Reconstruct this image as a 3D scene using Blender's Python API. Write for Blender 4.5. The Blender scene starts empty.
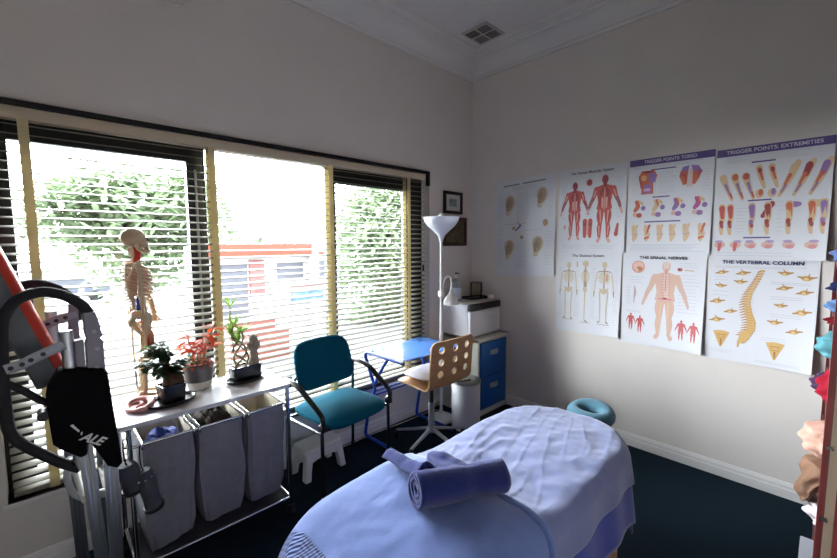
import bpy, bmesh, math, random
from mathutils import Vector, Matrix, Euler, noise
R = math.radians
PI = math.pi
scene = bpy.context.scene
COL = scene.collection
random.seed(7)

# ------------------------------------------------------------------ materials
def lin(c):
    return tuple(((x/255.0)/12.92 if x/255.0 <= 0.04045 else ((x/255.0+0.055)/1.055)**2.4) for x in c)

MATS = {}
def mat(name, rgb, rough=0.6, metal=0.0, spec=0.4, var=0.0, vscale=8.0, bump=0.0, bscale=40.0,
        rgb2=None, trans=0.0, sheen=0.0, coord='Object'):
    if name in MATS: return MATS[name]
    m = bpy.data.materials.new(name); m.use_nodes = True
    nt = m.node_tree; N = nt.nodes; L = nt.links
    b = N['Principled BSDF']
    c = lin(rgb)
    b.inputs['Base Color'].default_value = (*c, 1)
    b.inputs['Roughness'].default_value = rough
    b.inputs['Metallic'].default_value = metal
    b.inputs['Specular IOR Level'].default_value = spec
    if trans: b.inputs['Transmission Weight'].default_value = trans
    if sheen:
        b.inputs['Sheen Weight'].default_value = sheen
        b.inputs['Sheen Roughness'].default_value = 0.5
    if var or rgb2 or bump:
        tc = N.new('ShaderNodeTexCoord')
    if var or rgb2:
        nz = N.new('ShaderNodeTexNoise'); nz.inputs['Scale'].default_value = vscale; nz.inputs['Detail'].default_value = 4
        L.new(tc.outputs[coord], nz.inputs['Vector'])
        rp = N.new('ShaderNodeValToRGB')
        rp.color_ramp.elements[0].position = 0.32; rp.color_ramp.elements[1].position = 0.68
        c2 = lin(rgb2) if rgb2 else tuple(min(1, x*(1+var)) for x in c)
        c1 = c if rgb2 else tuple(x*(1-var) for x in c)
        rp.color_ramp.elements[0].color = (*c1, 1); rp.color_ramp.elements[1].color = (*c2, 1)
        L.new(nz.outputs['Fac'], rp.inputs['Fac']); L.new(rp.outputs['Color'], b.inputs['Base Color'])
    if bump:
        n2 = N.new('ShaderNodeTexNoise'); n2.inputs['Scale'].default_value = bscale; n2.inputs['Detail'].default_value = 3
        L.new(tc.outputs[coord], n2.inputs['Vector'])
        bp = N.new('ShaderNodeBump'); bp.inputs['Strength'].default_value = bump; bp.inputs['Distance'].default_value = 0.01
        L.new(n2.outputs['Fac'], bp.inputs['Height']); L.new(bp.outputs['Normal'], b.inputs['Normal'])
    MATS[name] = m
    return m

def wood(name, a, b_, scale=(3, 30, 30), rough=0.5):
    if name in MATS: return MATS[name]
    m = mat(name, a, rough)
    nt = m.node_tree; N = nt.nodes; L = nt.links; b = N['Principled BSDF']
    tc = N.new('ShaderNodeTexCoord'); mp = N.new('ShaderNodeMapping'); mp.inputs['Scale'].default_value = scale
    nz = N.new('ShaderNodeTexNoise'); nz.inputs['Scale'].default_value = 2.0; nz.inputs['Detail'].default_value = 5
    rp = N.new('ShaderNodeValToRGB'); rp.color_ramp.elements[0].position = .3; rp.color_ramp.elements[1].position = .7
    rp.color_ramp.elements[0].color = (*lin(a), 1); rp.color_ramp.elements[1].color = (*lin(b_), 1)
    L.new(tc.outputs['Object'], mp.inputs['Vector']); L.new(mp.outputs['Vector'], nz.inputs['Vector'])
    L.new(nz.outputs['Fac'], rp.inputs['Fac']); L.new(rp.outputs['Color'], b.inputs['Base Color'])
    return m

def glass(name, rgb=(255, 255, 255), refl=0.08, rough=0.02):
    """thin pane: mostly see-through, with a little mirror on it"""
    if name in MATS: return MATS[name]
    m = bpy.data.materials.new(name); m.use_nodes = True
    nt = m.node_tree; N = nt.nodes; L = nt.links
    for n in list(N):
        if n.type == 'BSDF_PRINCIPLED': N.remove(n)
    t = N.new('ShaderNodeBsdfTransparent'); t.inputs['Color'].default_value = (*lin(rgb), 1)
    g = N.new('ShaderNodeBsdfGlossy'); g.inputs['Roughness'].default_value = rough
    f = N.new('ShaderNodeFresnel'); f.inputs['IOR'].default_value = 1.2 + refl*3
    mx = N.new('ShaderNodeMixShader')
    L.new(f.outputs['Fac'], mx.inputs['Fac']); L.new(t.outputs[0], mx.inputs[1]); L.new(g.outputs[0], mx.inputs[2])
    L.new(mx.outputs[0], N['Material Output'].inputs['Surface'])
    MATS[name] = m
    return m

def leafmat(name, a, b_, rough=.5, trans=.35):
    """leaf that lets some light through"""
    if name in MATS: return MATS[name]
    m = mat(name, a, rough, rgb2=b_, vscale=6.0)
    nt = m.node_tree; N = nt.nodes; L = nt.links; b = N['Principled BSDF']
    t = N.new('ShaderNodeBsdfTranslucent'); mx = N.new('ShaderNodeMixShader'); mx.inputs['Fac'].default_value = trans
    src = b.inputs['Base Color'].links[0].from_socket
    L.new(src, t.inputs['Color'])
    L.new(b.outputs[0], mx.inputs[1]); L.new(t.outputs[0], mx.inputs[2])
    L.new(mx.outputs[0], N['Material Output'].inputs['Surface'])
    return m

# ------------------------------------------------------------------ mesh helpers
def BM(): return bmesh.new()

def box(bm, x0, x1, y0, y1, z0, z1, bev=0.0, seg=2, M=None):
    v = [bm.verts.new(p) for p in ((x0,y0,z0),(x1,y0,z0),(x1,y1,z0),(x0,y1,z0),(x0,y0,z1),(x1,y0,z1),(x1,y1,z1),(x0,y1,z1))]
    fs = [bm.faces.new([v[i] for i in q]) for q in ((3,2,1,0),(4,5,6,7),(0,1,5,4),(1,2,6,5),(2,3,7,6),(3,0,4,7))]
    allv = v
    if bev > 0:
        es = list({e for f in fs for e in f.edges})
        r = bmesh.ops.bevel(bm, geom=es, offset=bev, segments=seg, affect='EDGES', profile=0.5)
        allv = list({q for q in r['verts']} | {q for f in r['faces'] for q in f.verts})
        allv = [q for q in set(allv) | {q for q in v if q.is_valid}]
    if M is not None:
        for q in allv: q.co = M @ q.co
    return bm

def cr(pts, n=6, closed=False):
    P = [Vector(p) for p in pts]; out = []; m = len(P)
    rng = range(m) if closed else range(m-1)
    for i in rng:
        if closed: a, b, c, d = P[i-1], P[i], P[(i+1) % m], P[(i+2) % m]
        else: a, b, c, d = P[max(i-1, 0)], P[i], P[i+1], P[min(i+2, m-1)]
        for k in range(n):
            t = k/n
            out.append(0.5*((2*b)+(c-a)*t+(2*a-5*b+4*c-d)*t*t+(3*b-a-3*c+d)*t**3))
    if not closed: out.append(P[-1])
    return out

def tube(bm, pts, r, n=10, closed=False, cap=True, flat=1.0, ref=None):
    P = [Vector(p) for p in pts]; m = len(P)
    rr = r if isinstance(r, (list, tuple)) else [r]*m
    T = []
    for i in range(m):
        a = P[i-1] if (i > 0 or closed) else P[i]; b = P[(i+1) % m] if (i < m-1 or closed) else P[i]
        T.append((b-a).normalized() if (b-a).length > 1e-9 else Vector((0,0,1)))
    u = Vector(ref) if ref else (Vector((0,0,1)) if abs(T[0].z) < .9 else Vector((1,0,0)))
    u = (u-T[0]*u.dot(T[0])).normalized(); rings = []
    for i in range(m):
        u = (u-T[i]*u.dot(T[i])); u = u.normalized() if u.length > 1e-6 else T[i].orthogonal().normalized()
        w = T[i].cross(u)
        rings.append([bm.verts.new(P[i]+(u*math.cos(2*PI*k/n)*flat+w*math.sin(2*PI*k/n))*rr[i]) for k in range(n)])
    for i in range(m if closed else m-1):
        A, B = rings[i], rings[(i+1) % m]
        for k in range(n): bm.faces.new((A[k], A[(k+1) % n], B[(k+1) % n], B[k]))
    if cap and not closed:
        bm.faces.new(rings[0][::-1]); bm.faces.new(rings[-1])
    return bm

def lathe(bm, prof, c, n=28, sx=1.0, sy=1.0, M=None):
    rings = []
    vs = []
    for r, z in prof:
        if r <= 1e-6:
            v = bm.verts.new((c[0], c[1], c[2]+z)); rings.append([v]); vs.append(v)
        else:
            ring = [bm.verts.new((c[0]+r*sx*math.cos(2*PI*k/n), c[1]+r*sy*math.sin(2*PI*k/n), c[2]+z)) for k in range(n)]
            rings.append(ring); vs += ring
    for A, B in zip(rings, rings[1:]):
        for k in range(n):
            k2 = (k+1) % n
            if len(A) == 1 and len(B) == 1: break
            if len(A) == 1: bm.faces.new((A[0], B[k2], B[k]))
            elif len(B) == 1: bm.faces.new((A[k], A[k2], B[0]))
            else: bm.faces.new((A[k], A[k2], B[k2], B[k]))
    if M is not None:
        for v in vs: v.co = M @ v.co
    return bm

def ell(bm, c, rad, M=None, u=16, v=10, wob=0.0, ws=20.0):
    r = bmesh.ops.create_uvsphere(bm, u_segments=u, v_segments=v, radius=1.0)
    for q in r['verts']:
        p = Vector((q.co.x*rad[0], q.co.y*rad[1], q.co.z*rad[2]))
        if wob:
            p *= 1+wob*noise.noise(Vector(c)*3+p*ws)
        if M is not None: p = M @ p
        q.co = p+Vector(c)
    return bm

def grid(bm, fn, nu, nv, uvn=None, closeu=False):
    V = [[bm.verts.new(fn(i/nu, j/nv)) for j in range(nv+1)] for i in range(nu if closeu else nu+1)]
    uvl = bm.loops.layers.uv.verify() if uvn else None
    for i in range(nu):
        i2 = (i+1) % len(V)
        for j in range(nv):
            f = bm.faces.new((V[i][j], V[i2][j], V[i2][j+1], V[i][j+1]))
            if uvl:
                for lp, (a, b) in zip(f.loops, ((i, j), (i+1, j), (i+1, j+1), (i, j+1))): lp[uvl].uv = uvn(a/nu, b/nv)
    return V

def prism(bm, poly, f, w0, w1):
    A = [bm.verts.new(f(u, v, w0)) for u, v in poly]; B = [bm.verts.new(f(u, v, w1)) for u, v in poly]
    n = len(poly)
    bm.faces.new(A[::-1]); bm.faces.new(B)
    for k in range(n): bm.faces.new((A[k], A[(k+1) % n], B[(k+1) % n], B[k]))
    return bm

def rrect(x0, x1, y0, y1, r, n=6):
    out = []
    for cx, cy, a in ((x1-r, y1-r, 0), (x0+r, y1-r, 90), (x0+r, y0+r, 180), (x1-r, y0+r, 270)):
        for k in range(n+1):
            t = R(a+90*k/n); out.append((cx+r*math.cos(t), cy+r*math.sin(t)))
    return out

ROOT = {}
def fin(bm, name, mats, smooth=True, ang=38):
    bmesh.ops.recalc_face_normals(bm, faces=bm.faces[:])
    me = bpy.data.meshes.new(name); bm.to_mesh(me); bm.free()
    for m in (mats if isinstance(mats, (list, tuple)) else [mats]): me.materials.append(m)
    if smooth:
        me.shade_smooth(); me.set_sharp_from_angle(angle=R(ang))
    return me

def tag(o, label=None, cat=None, group=None, kind=None):
    if label: o['label'] = label
    if cat: o['category'] = cat
    if group: o['group'] = group
    if kind: o['kind'] = kind
    return o

def thing(name, label, cat, loc=(0,0,0), rotz=0.0, group=None):
    o = bpy.data.objects.new(name, None); COL.objects.link(o)
    o.empty_display_size = .05
    o.location = loc; o.rotation_euler = (0, 0, rotz)
    ROOT[o.name] = (Matrix.Translation(loc) @ Matrix.Rotation(rotz, 4, 'Z'))
    return tag(o, label, cat, group)

def part(name, bm, m, parent, local=False, label=None, smooth=True, ang=38, solid=0, bevel=0, sub=0):
    M = ROOT[parent.name]
    if not local: bmesh.ops.transform(bm, matrix=M.inverted(), verts=bm.verts[:])
    o = bpy.data.objects.new(name, fin(bm, name, m, smooth, ang)); COL.objects.link(o)
    o.parent = parent
    ROOT[o.name] = M if parent.type == 'EMPTY' or parent.parent is not None else M
    mods(o, solid, bevel, sub)
    if label: o['label'] = label
    return o

def mods(o, solid=0, bevel=0, sub=0):
    if solid:
        k = o.modifiers.new('s', 'SOLIDIFY'); k.thickness = solid; k.offset = 0
    if bevel:
        k = o.modifiers.new('b', 'BEVEL'); k.width = bevel; k.segments = 2; k.limit_method = 'ANGLE'; k.angle_limit = R(40)
    if sub:
        k = o.modifiers.new('u', 'SUBSURF'); k.levels = sub; k.render_levels = sub

def single(name, bm, m, loc, label, cat, group=None, kind=None, smooth=True, ang=38, solid=0, bevel=0, sub=0):
    """a thing that is one mesh, drawn in world coordinates, with its origin at loc"""
    bmesh.ops.translate(bm, vec=-Vector(loc), verts=bm.verts[:])
    o = bpy.data.objects.new(name, fin(bm, name, m, smooth, ang)); COL.objects.link(o)
    o.location = loc; ROOT[o.name] = Matrix.Translation(loc)
    mods(o, solid, bevel, sub)
    return tag(o, label, cat, group, kind)

def struct(name, bm, m, smooth=False, parent=None):
    o = bpy.data.objects.new(name, fin(bm, name, m, smooth)); COL.objects.link(o)
    ROOT[o.name] = Matrix.Identity(4)
    if parent: o.parent = parent
    else: o['kind'] = 'structure'
    return o

def text_bm(s, size, shear=0.0, thick=0.0, spacing=1.0, offset=0.0):
    cu = bpy.data.curves.new('t', 'FONT'); cu.body = s; cu.size = size; cu.shear = shear; cu.align_x = 'CENTER'; cu.align_y = 'CENTER'
    cu.space_character = spacing; cu.offset = offset; cu.extrude = thick
    o = bpy.data.objects.new('t', cu); COL.objects.link(o)
    dg = bpy.context.evaluated_depsgraph_get(); dg.update()
    me = bpy.data.meshes.new_from_object(o.evaluated_get(dg))
    bm = BM(); bm.from_mesh(me)
    bpy.data.objects.remove(o); bpy.data.curves.remove(cu); bpy.data.meshes.remove(me)
    return bm

def nz(x, y, z=0.0): return noise.noise(Vector((x, y, z)))

# ------------------------------------------------------------------ palette
white_paint = mat('wall_paint', (217, 211, 206), .75, var=.02, vscale=3, bump=.03, bscale=180)
ceil_paint = mat('ceiling_paint', (222, 221, 219), .8, var=.015, vscale=3)
trim_paint = mat('trim_paint', (226, 224, 222), .45)
chrome = mat('chrome', (205, 205, 205), .18, 1.0)
alu = mat('aluminium', (188, 190, 194), .34, 1.0)
alu_dull = mat('aluminium_dull', (150, 152, 160), .5, .7)
black_plastic = mat('black_plastic', (18, 18, 20), .4)
black_metal = mat('black_frame', (22, 22, 25), .35)
black_cloth = mat('black_cloth', (13, 13, 15), .95, spec=.1, bump=.15, bscale=300)
white_plastic = mat('white_plastic', (232, 230, 224), .4)
# ================================================================== ROOM
XW, YS, ZC = -4.35, -2.86, 3.25           # far ends of the room behind the camera, ceiling height
WX0, WX1, WZ0, WZ1 = -3.30, -0.60, 0.36, 2.13
carpet = mat('carpet', (24, 40, 50), .95, spec=.1, var=.35, vscale=260, bump=.5, bscale=420)
bm = BM(); box(bm, XW-.2, .2, YS-.2, .2, -.12, 0); struct('floor', bm, carpet)
bm = BM(); box(bm, XW-.2, .2, YS-.2, .25, ZC, ZC+.12); struct('ceiling', bm, ceil_paint)
bm = BM()
box(bm, XW-.2, WX0, 0, .22, 0, ZC); box(bm, WX1, .2, 0, .22, 0, ZC)
box(bm, WX0, WX1, 0, .22, 0, WZ0); box(bm, WX0, WX1, 0, .22, WZ1, ZC)
struct('wall_north', bm, white_paint)
bm = BM(); box(bm, 0, .2, YS-.2, 0, 0, ZC); struct('wall_east', bm, white_paint)
bm = BM(); box(bm, XW-.2, 0, YS-.2, YS, 0, ZC); struct('wall_south', bm, white_paint)
bm = BM(); box(bm, XW-.2, XW, YS, 0, 0, ZC); struct('wall_west', bm, white_paint)

# cornice: one moulded profile swept along each wall, mitred in the corners
PROF = [(0, 3.065), (.014, 3.065), (.018, 3.085), (.03, 3.09), (.034, 3.105)]
for k in range(7):
    a = R(90*k/6); PROF.append((.034+.086*(1-math.cos(a)), 3.105+.092*math.sin(a)))
PROF += [(.128, 3.2), (.135, 3.215), (.15, 3.22), (.155, 3.228), (.185, 3.23), (.2, 3.236), (.205, ZC), (0, ZC)]
def cornice(name, P, n_in, A, B):
    """A and B: the two corners; n_in: unit vector into the room; mitre along the bisector"""
    bm = BM(); rings = []
    d = (Vector(B)-Vector(A)).normalized()
    for c, s in ((A, 1), (B, -1)):
        rings.append([bm.verts.new(Vector(c)+Vector(n_in)*p+d*s*p+Vector((0, 0, z))) for p, z in PROF])
    m = len(PROF)
    for k in range(m): bm.faces.new((rings[0][k], rings[0][(k+1) % m], rings[1][(k+1) % m], rings[1][k]))
    bm.faces.new(rings[0]); bm.faces.new(rings[1][::-1])
    o = struct(name, bm, ceil_paint, True); return o
cornice('trim_1', PROF, (0,-1,0), (XW,0,0), (0,0,0))
cornice('trim_2', PROF, (-1,0,0), (0,0,0), (0,YS,0))
cornice('trim_3', PROF, (0,1,0), (0,YS,0), (XW,YS,0))
cornice('trim_4', PROF, (1,0,0), (XW,YS,0), (XW,0,0))
def skirting(name, f, L0, L1):
    pr = [(0, 0), (.02, 0), (.02, .052), (.014, .056), (.014, .075), (.009, .082), (.006, .09), (0, .092)]
    bm = BM(); prism(bm, pr, f, L0, L1); struct(name, bm, trim_paint)
skirting('baseboard_north', lambda u, v, w: (w, -u, v), XW, 0)
skirting('baseboard_east', lambda u, v, w: (-u, w, v), YS, 0)
skirting('baseboard_south', lambda u, v, w: (w, YS+u, v), XW, 0)
skirting('baseboard_west', lambda u, v, w: (XW+u, w, v), YS, 0)

# sill board under the window
bm = BM(); box(bm, WX0-.02, WX1+.02, -.012, .2, WZ0-.022, WZ0, .004); struct('trim_5', bm, trim_paint)

# ---- the three window units behind the blind
pane_m = glass('window_glass', (250, 252, 252), .03)
FY0, FY1 = .10, .15
def window(name, x0, x1, st_l, st_r, top, bot):
    bm = BM()
    box(bm, x0, x0+st_l, FY0, FY1, WZ0, WZ1, .004); box(bm, x1-st_r, x1, FY0, FY1, WZ0, WZ1, .004)
    box(bm, x0+st_l, x1-st_r, FY0, FY1, WZ1-top, WZ1, .004); box(bm, x0+st_l, x1-st_r, FY0, FY1, WZ0, WZ0+bot, .004)
    o = struct(name, bm, black_metal)
    g = BM(); box(g, x0+st_l-.01, x1-st_r+.01, .122, .128, WZ0+bot-.01, WZ1-top+.01); part('pane', g, pane_m, o, smooth=False)
    return o
w = window('window_1', WX0, -2.40, .10, .086, .135, .09)
h = BM(); box(h, -2.449, -2.437, .085, .1, .5, 1.95, .003); part('interlock_strip', h, alu_dull, w)
window('window_2', -2.40, -1.56, .012, .02, .05, .06)
w = window('window_3', -1.56, WX1, .062, .205, .16, .09)
h = BM(); box(h, -.822, -.812, .09, .1, .45, 1.97, .002); part('interlock_strip', h, alu_dull, w)

# black strip over the window with a short return at its right end
bm = BM(); box(bm, WX0-.03, WX1-.022, -.03, 0, 2.119, 2.143); box(bm, WX1-.047, WX1-.022, -.03, .0, 2.02, 2.119)
struct('trim_6', bm, black_metal)

# ---- venetian blind
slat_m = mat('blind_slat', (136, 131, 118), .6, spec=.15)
tape_m = leafmat('ladder_tape', (206, 194, 150), (216, 204, 162), .85, .3)
val_m = mat('blind_valance', (196, 184, 160), .5)
BX0, BX1, BY = -3.285, -.662, .012
bl = thing('venetian_blind', 'wide cream venetian blind covering the whole window behind the plants', 'blind', (-2, BY, .4))
bm = BM(); box(bm, BX0, BX1, -.016, .045, 2.066, 2.118, .003); part('valance', bm, val_m, bl)
NS, ZT, ZB = 41, 2.045, .435
TILT = R(11)
for i in range(NS):
    z = ZB+(ZT-ZB)*i/(NS-1)
    bm = BM(); n = 5; hw = .0245; sag = .0018*math.sin(i*1.7)
    pr = []
    for k in range(n+1):
        t = -1+2*k/n; pr.append((t*hw, .0035*(1-t*t)))
    pr += [(p, q-.0022) for p, q in reversed(pr)]
    ca, sa = math.cos(TILT), math.sin(TILT)
    prism(bm, pr, lambda u, v, w_, z=z: (w_, BY+u*ca-v*sa, z+u*sa+v*ca), BX0+.006, BX1-.006)
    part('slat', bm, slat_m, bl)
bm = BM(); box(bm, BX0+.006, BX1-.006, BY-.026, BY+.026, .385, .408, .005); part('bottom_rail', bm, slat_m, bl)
for tx in (-3.141, -2.382, -1.607, -.862):
    bm = BM()
    for yy in (-.0165, .0385): box(bm, tx-.018, tx+.018, yy-.0007, yy+.0007, .384, 2.07)
    part('ladder_tape', bm, tape_m, bl)
bm = BM(); tube(bm, cr([(-.705, -.022, 2.07), (-.706, -.024, 1.7), (-.704, -.024, 1.33)], 4), .0016, 6)
cd = part('pull_cord', bm, white_plastic, bl)
bm = BM(); lathe(bm, [(0, .05), (.004, .048), (.008, .02), (.009, 0), (.006, -.008), (0, -.01)], (-.704, -.024, 1.29), 12); part('tassel', bm, black_plastic, cd)

# ---- ceiling vent
vent_m = mat('vent_metal', (206, 204, 200), .5)
vent_d = mat('vent_duct', (50, 50, 51), .8)
vt = thing('ceiling_vent', 'square louvred air vent in the ceiling near the corner', 'vent', (-.36, -.388, ZC))
x0, x1, y0, y1 = -.485, -.235, -.513, -.263
bm = BM(); box(bm, x0+.01, x1-.01, y0+.01, y1-.01, ZC-.004, ZC); part('backing', bm, vent_d, vt)
bm = BM(); zt = ZC-.014
for a, b in ((x0, x0+.014), (x1-.014, x1), ((x0+x1)/2-.004, (x0+x1)/2+.004)): box(bm, a, b, y0, y1, zt, ZC-.001)
for a, b in ((y0, y0+.014), (y1-.014, y1), ((y0+y1)/2-.004, (y0+y1)/2+.004)): box(bm, x0, x1, a, b, zt, ZC-.001)
part('grille_frame', bm, vent_m, vt)
for qx in (0, 1):
    for qy in (0, 1):
        bm = BM(); ax = x0+.014+qx*.118; ay = y0+.014+qy*.118
        for k in range(7):
            c = .01+k*.0145
            if (qx+qy) % 2: box(bm, ax, ax+.104, ay+c, ay+c+.0055, ZC-.012, ZC-.006)
            else: box(bm, ax+c, ax+c+.0055, ay, ay+.104, ZC-.012, ZC-.006)
        part('louvre_panel', bm, mat('louvre_grey', (128, 126, 124), .6), vt, smooth=False)

# ---- white box high on the window wall
wu = thing('wall_unit', 'white box fixed high on the wall above the window, cut off by the top edge', 'wall unit', (-2.85, 0, 2.79))
bm = BM(); box(bm, -3.25, -2.482, -.19, 0, 2.79, 3.04, .012); part('casing', bm, white_plastic, wu)
bm = BM(); box(bm, -3.2, -2.53, -.17, -.12, 2.784, 2.792, .002); part('outlet_flap', bm, mat('grey_plastic', (160,160,160), .5), wu)
# ================================================================== LAUNDRY TROLLEY
lam_m = mat('pale_laminate', (196, 196, 200), .35, var=.03, vscale=5)
TX0, TX1, TY0, TY1 = -2.945, -2.19, -.512, -.135
tr = thing('laundry_trolley', 'chrome laundry trolley with pale tabletop standing under the window', 'trolley', (-2.567, -.32, 0))
bm = BM(); prism(bm, rrect(TX0, TX1, TY0, TY1, .02), lambda u, v, w: (u, v, w), .752, .771); part('tabletop', bm, lam_m, tr, ang=30)
LEGS = [(-2.905, -.495), (-2.205, -.495), (-2.905, -.16), (-2.205, -.16)]
for x, y in LEGS:
    bm = BM(); tube(bm, [(x, y, .075), (x, y, .752)], .0105, 12); lg = part('leg', bm, chrome, tr)
    bm = BM(); tube(bm, [(x-.011, y, .033), (x+.011, y, .033)], .033, 16); box(bm, x-.016, x+.016, y-.014, y+.014, .04, .078, .004)
    part('castor', bm, black_plastic, lg)
for y in (-.495, -.16):
    bm = BM(); tube(bm, [(-2.905, y, .665), (-2.205, y, .665)], .007, 10); part('top_rail', bm, chrome, tr)
    bm = BM(); tube(bm, [(-2.905, y, .122), (-2.205, y, .122)], .008, 10); part('shelf_rail', bm, chrome, tr)
for x in (-2.905, -2.205):
    bm = BM(); tube(bm, [(x, -.495, .122), (x, -.16, .122)], .008, 10); part('side_rail', bm, chrome, tr)
    bm = BM(); tube(bm, [(x, -.495, .735), (x, -.16, .735)], .006, 10); part('side_rail', bm, chrome, tr)
mesh_m = mat('dark_mesh_cloth', (60, 60, 66), .7, bump=.2, bscale=200)
bm = BM(); grid(bm, lambda u, v: (-2.9+.69*u, -.49+.325*v, .117-.008*math.sin(PI*u)*math.sin(PI*v)), 12, 6); part('bottom_shelf', bm, mesh_m, tr, solid=.004)

bag_m = mat('grey_bag_cloth', (128, 126, 134), .9, spec=.15, var=.06, vscale=30, bump=.15, bscale=240)
lining_m = mat('cream_bag_lining', (206, 196, 178), .9, spec=.1)
def laundry_bag(x0, x1, label, seed, sagl=0.0, lin_m=lining_m):
    y0, y1, zt, zb = -.487, -.17, .662, .165
    t = thing('laundry_bag', label, 'laundry bag', ((x0+x1)/2, (y0+y1)/2, zb), 0, 'laundry bags on the trolley')
    per = []
    for (ax, ay), (bx, by) in zip(((0,0),(1,0),(1,1),(0,1)), ((1,0),(1,1),(0,1),(0,0))):
        for k in range(14): per.append((ax+(bx-ax)*k/14, ay+(by-ay)*k/14))
    def f(k, t_, off):
        u, v = per[k % len(per)]
        cx, cy = u-.5, v-.5
        tap = 1-.10*t_-.10*max(0, t_-.85)/.15
        sc = (abs(cx)**2+abs(cy)**2)**.5
        rnd = 1-.05*(sc > .62)
        bul = .006*math.sin(PI*t_)
        w = .008*nz(u*4+seed, v*4, t_*2.5)+.006*math.sin(t_*9+u*5+seed)*t_*(1-t_)*2 + .004*nz(u*12+seed, v*12, t_*1.2)
        X = (x0+x1)/2+cx*(x1-x0)*tap*rnd + (cx*2)*(bul+w-off)
        Y = (y0+y1)/2+cy*(y1-y0)*tap*rnd + (cy*2)*(bul+w-off)
        dip = -.014*math.sin(PI*u)*(v in (0, 1)) if t_ < .5 else 0
        Z = zt-(zt-zb)*t_+dip*(1-t_*2 if t_ < .5 else 0)-sagl*(1-u)*t_*.1
        return (X, Y, Z)
    n = len(per)
    for nm, off, m, t1 in (('cloth_body', 0, bag_m, 1.0), ('lining', .007, lin_m, .97)):
        bm = BM(); V = grid(bm, lambda a, b: f(int(round(a*n)), b*t1, off), n, 16, closeu=True)
        bm.faces.new([q[-1] for q in V])
        part(nm, bm, m, t)
    for x in (x0+.004, x1-.004):
        bm = BM(); tube(bm, cr([(x, y0-.022, .650), (x, y0-.02, .674), (x, y0, .676), (x, y1, .676), (x, y1+.018, .674)], 4), .004, 8); part('hanging_rod', bm, chrome, t)
    bm = BM(); box(bm, x0+.01, x1-.01, y0-.004, y0+.003, .628, .662, .002); part('hem_band', bm, bag_m, t)
    return t
laundry_bag(-2.868, -2.66, 'left grey laundry bag, with blue towel in it, beside the exercise frame', 1.0, .3)
laundry_bag(-2.645, -2.437, 'middle grey laundry bag, filled with brown cloth', 4.3)
laundry_bag(-2.423, -2.222, 'right grey laundry bag, empty with its cream lining showing, by the armchair', 8.1)
def crumple(name, c, rad, m, label, cat, seed, amp=.35, group=None):
    bm = BM(); r = bmesh.ops.create_icosphere(bm, subdivisions=4, radius=1)
    for q in r['verts']:
        p = q.co.copy(); s = 1+amp*noise.noise(p*2.1+Vector((seed, 0, 0)))+amp*.5*noise.noise(p*5+Vector((0, seed, 0)))
        fold = .12*math.sin(p.x*9+p.y*5+seed*2+4*noise.noise(p*2))
        q.co = Vector(c)+Vector((p.x*rad[0]*s, p.y*rad[1]*s, p.z*rad[2]*(s+fold)))
    return single(name, bm, m, (c[0], c[1], c[2]-rad[2]), label, cat, group)
crumple('bath_towel', (-2.76, -.36, .575), (.075, .11, .07), mat('blue_towel', (38, 62, 150), .95, bump=.4, bscale=300, sheen=.3), 'bright blue towel stuffed in the left laundry bag', 'towel', 2.0, .3)
crumple('brown_cloth', (-2.54, -.34, .60), (.082, .125, .085), mat('brown_cloth', (74, 64, 58), .95, var=.2, vscale=20, bump=.4, bscale=200), 'crumpled brown cloth heaped in the middle laundry bag', 'cloth', 5.0, .22)

# ================================================================== THINGS ON THE TROLLEY TOP
ZT_ = .771
# ---- ear model
ear_m = mat('pink_rubber', (206, 140, 132), .45)
ear = thing('ear_model', 'pink ear-shaped model lying on the left end of the trolley top', 'ear model', (-2.845, -.335, ZT_))
bm = BM()
loop = [(-2.845+.046*math.cos(a)*(1+.12*math.cos(a)), -.335+.058*math.sin(a), ZT_+.017+.007*math.sin(a*1.0+1)) for a in [2*PI*k/28 for k in range(28)]]
tube(bm, loop, [.0125+.004*math.sin(2*PI*k/28+.5) for k in range(28)], 10, closed=True)
ell(bm, (-2.845, -.335, ZT_+.008), (.044, .055, .008))
part('outer_rim', bm, ear_m, ear)
bm = BM(); tube(bm, cr([(-2.865, -.30, ZT_+.016), (-2.845, -.305, ZT_+.022), (-2.828, -.325, ZT_+.022), (-2.835, -.35, ZT_+.02), (-2.855, -.36, ZT_+.016)], 5), .007, 8); part('inner_fold', bm, ear_m, ear)
bm = BM(); ell(bm, (-2.838, -.392, ZT_+.013), (.022, .018, .013)); part('lobe', bm, ear_m, ear)

# ---- skeleton model
bone = mat('model_bone', (204, 184, 152), .5, var=.06, vscale=30)
musc = mat('model_muscle', (200, 120, 96), .55, var=.2, vscale=60)
red_v = mat('model_artery', (196, 52, 40), .45)
blue_v = mat('model_vein', (52, 68, 140), .45)
yel_n = mat('model_nerve', (226, 176, 70), .5)
sx, sy, sz = -2.795, -.205, ZT_
sk = thing('skeleton_model', 'small standing skeleton model facing right, with coloured muscles and vessels, on the trolley', 'skeleton', (sx, sy, sz))
def S(x, y, z): return (sx+x, sy+y, sz+z)
bm = BM(); prism(bm, rrect(sx-.095, sx+.1, sy-.06, sy+.06, .02), lambda u, v, w: (u, v, w), sz, sz+.014); part('stand_base', bm, mat('model_base', (226, 216, 196), .5), sk)
bm = BM(); tube(bm, cr([S(-.03, 0, .014), S(-.035, 0, .3), S(-.03, 0, .42)], 4), .004, 8); part('stand_rod', bm, chrome, sk)
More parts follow.
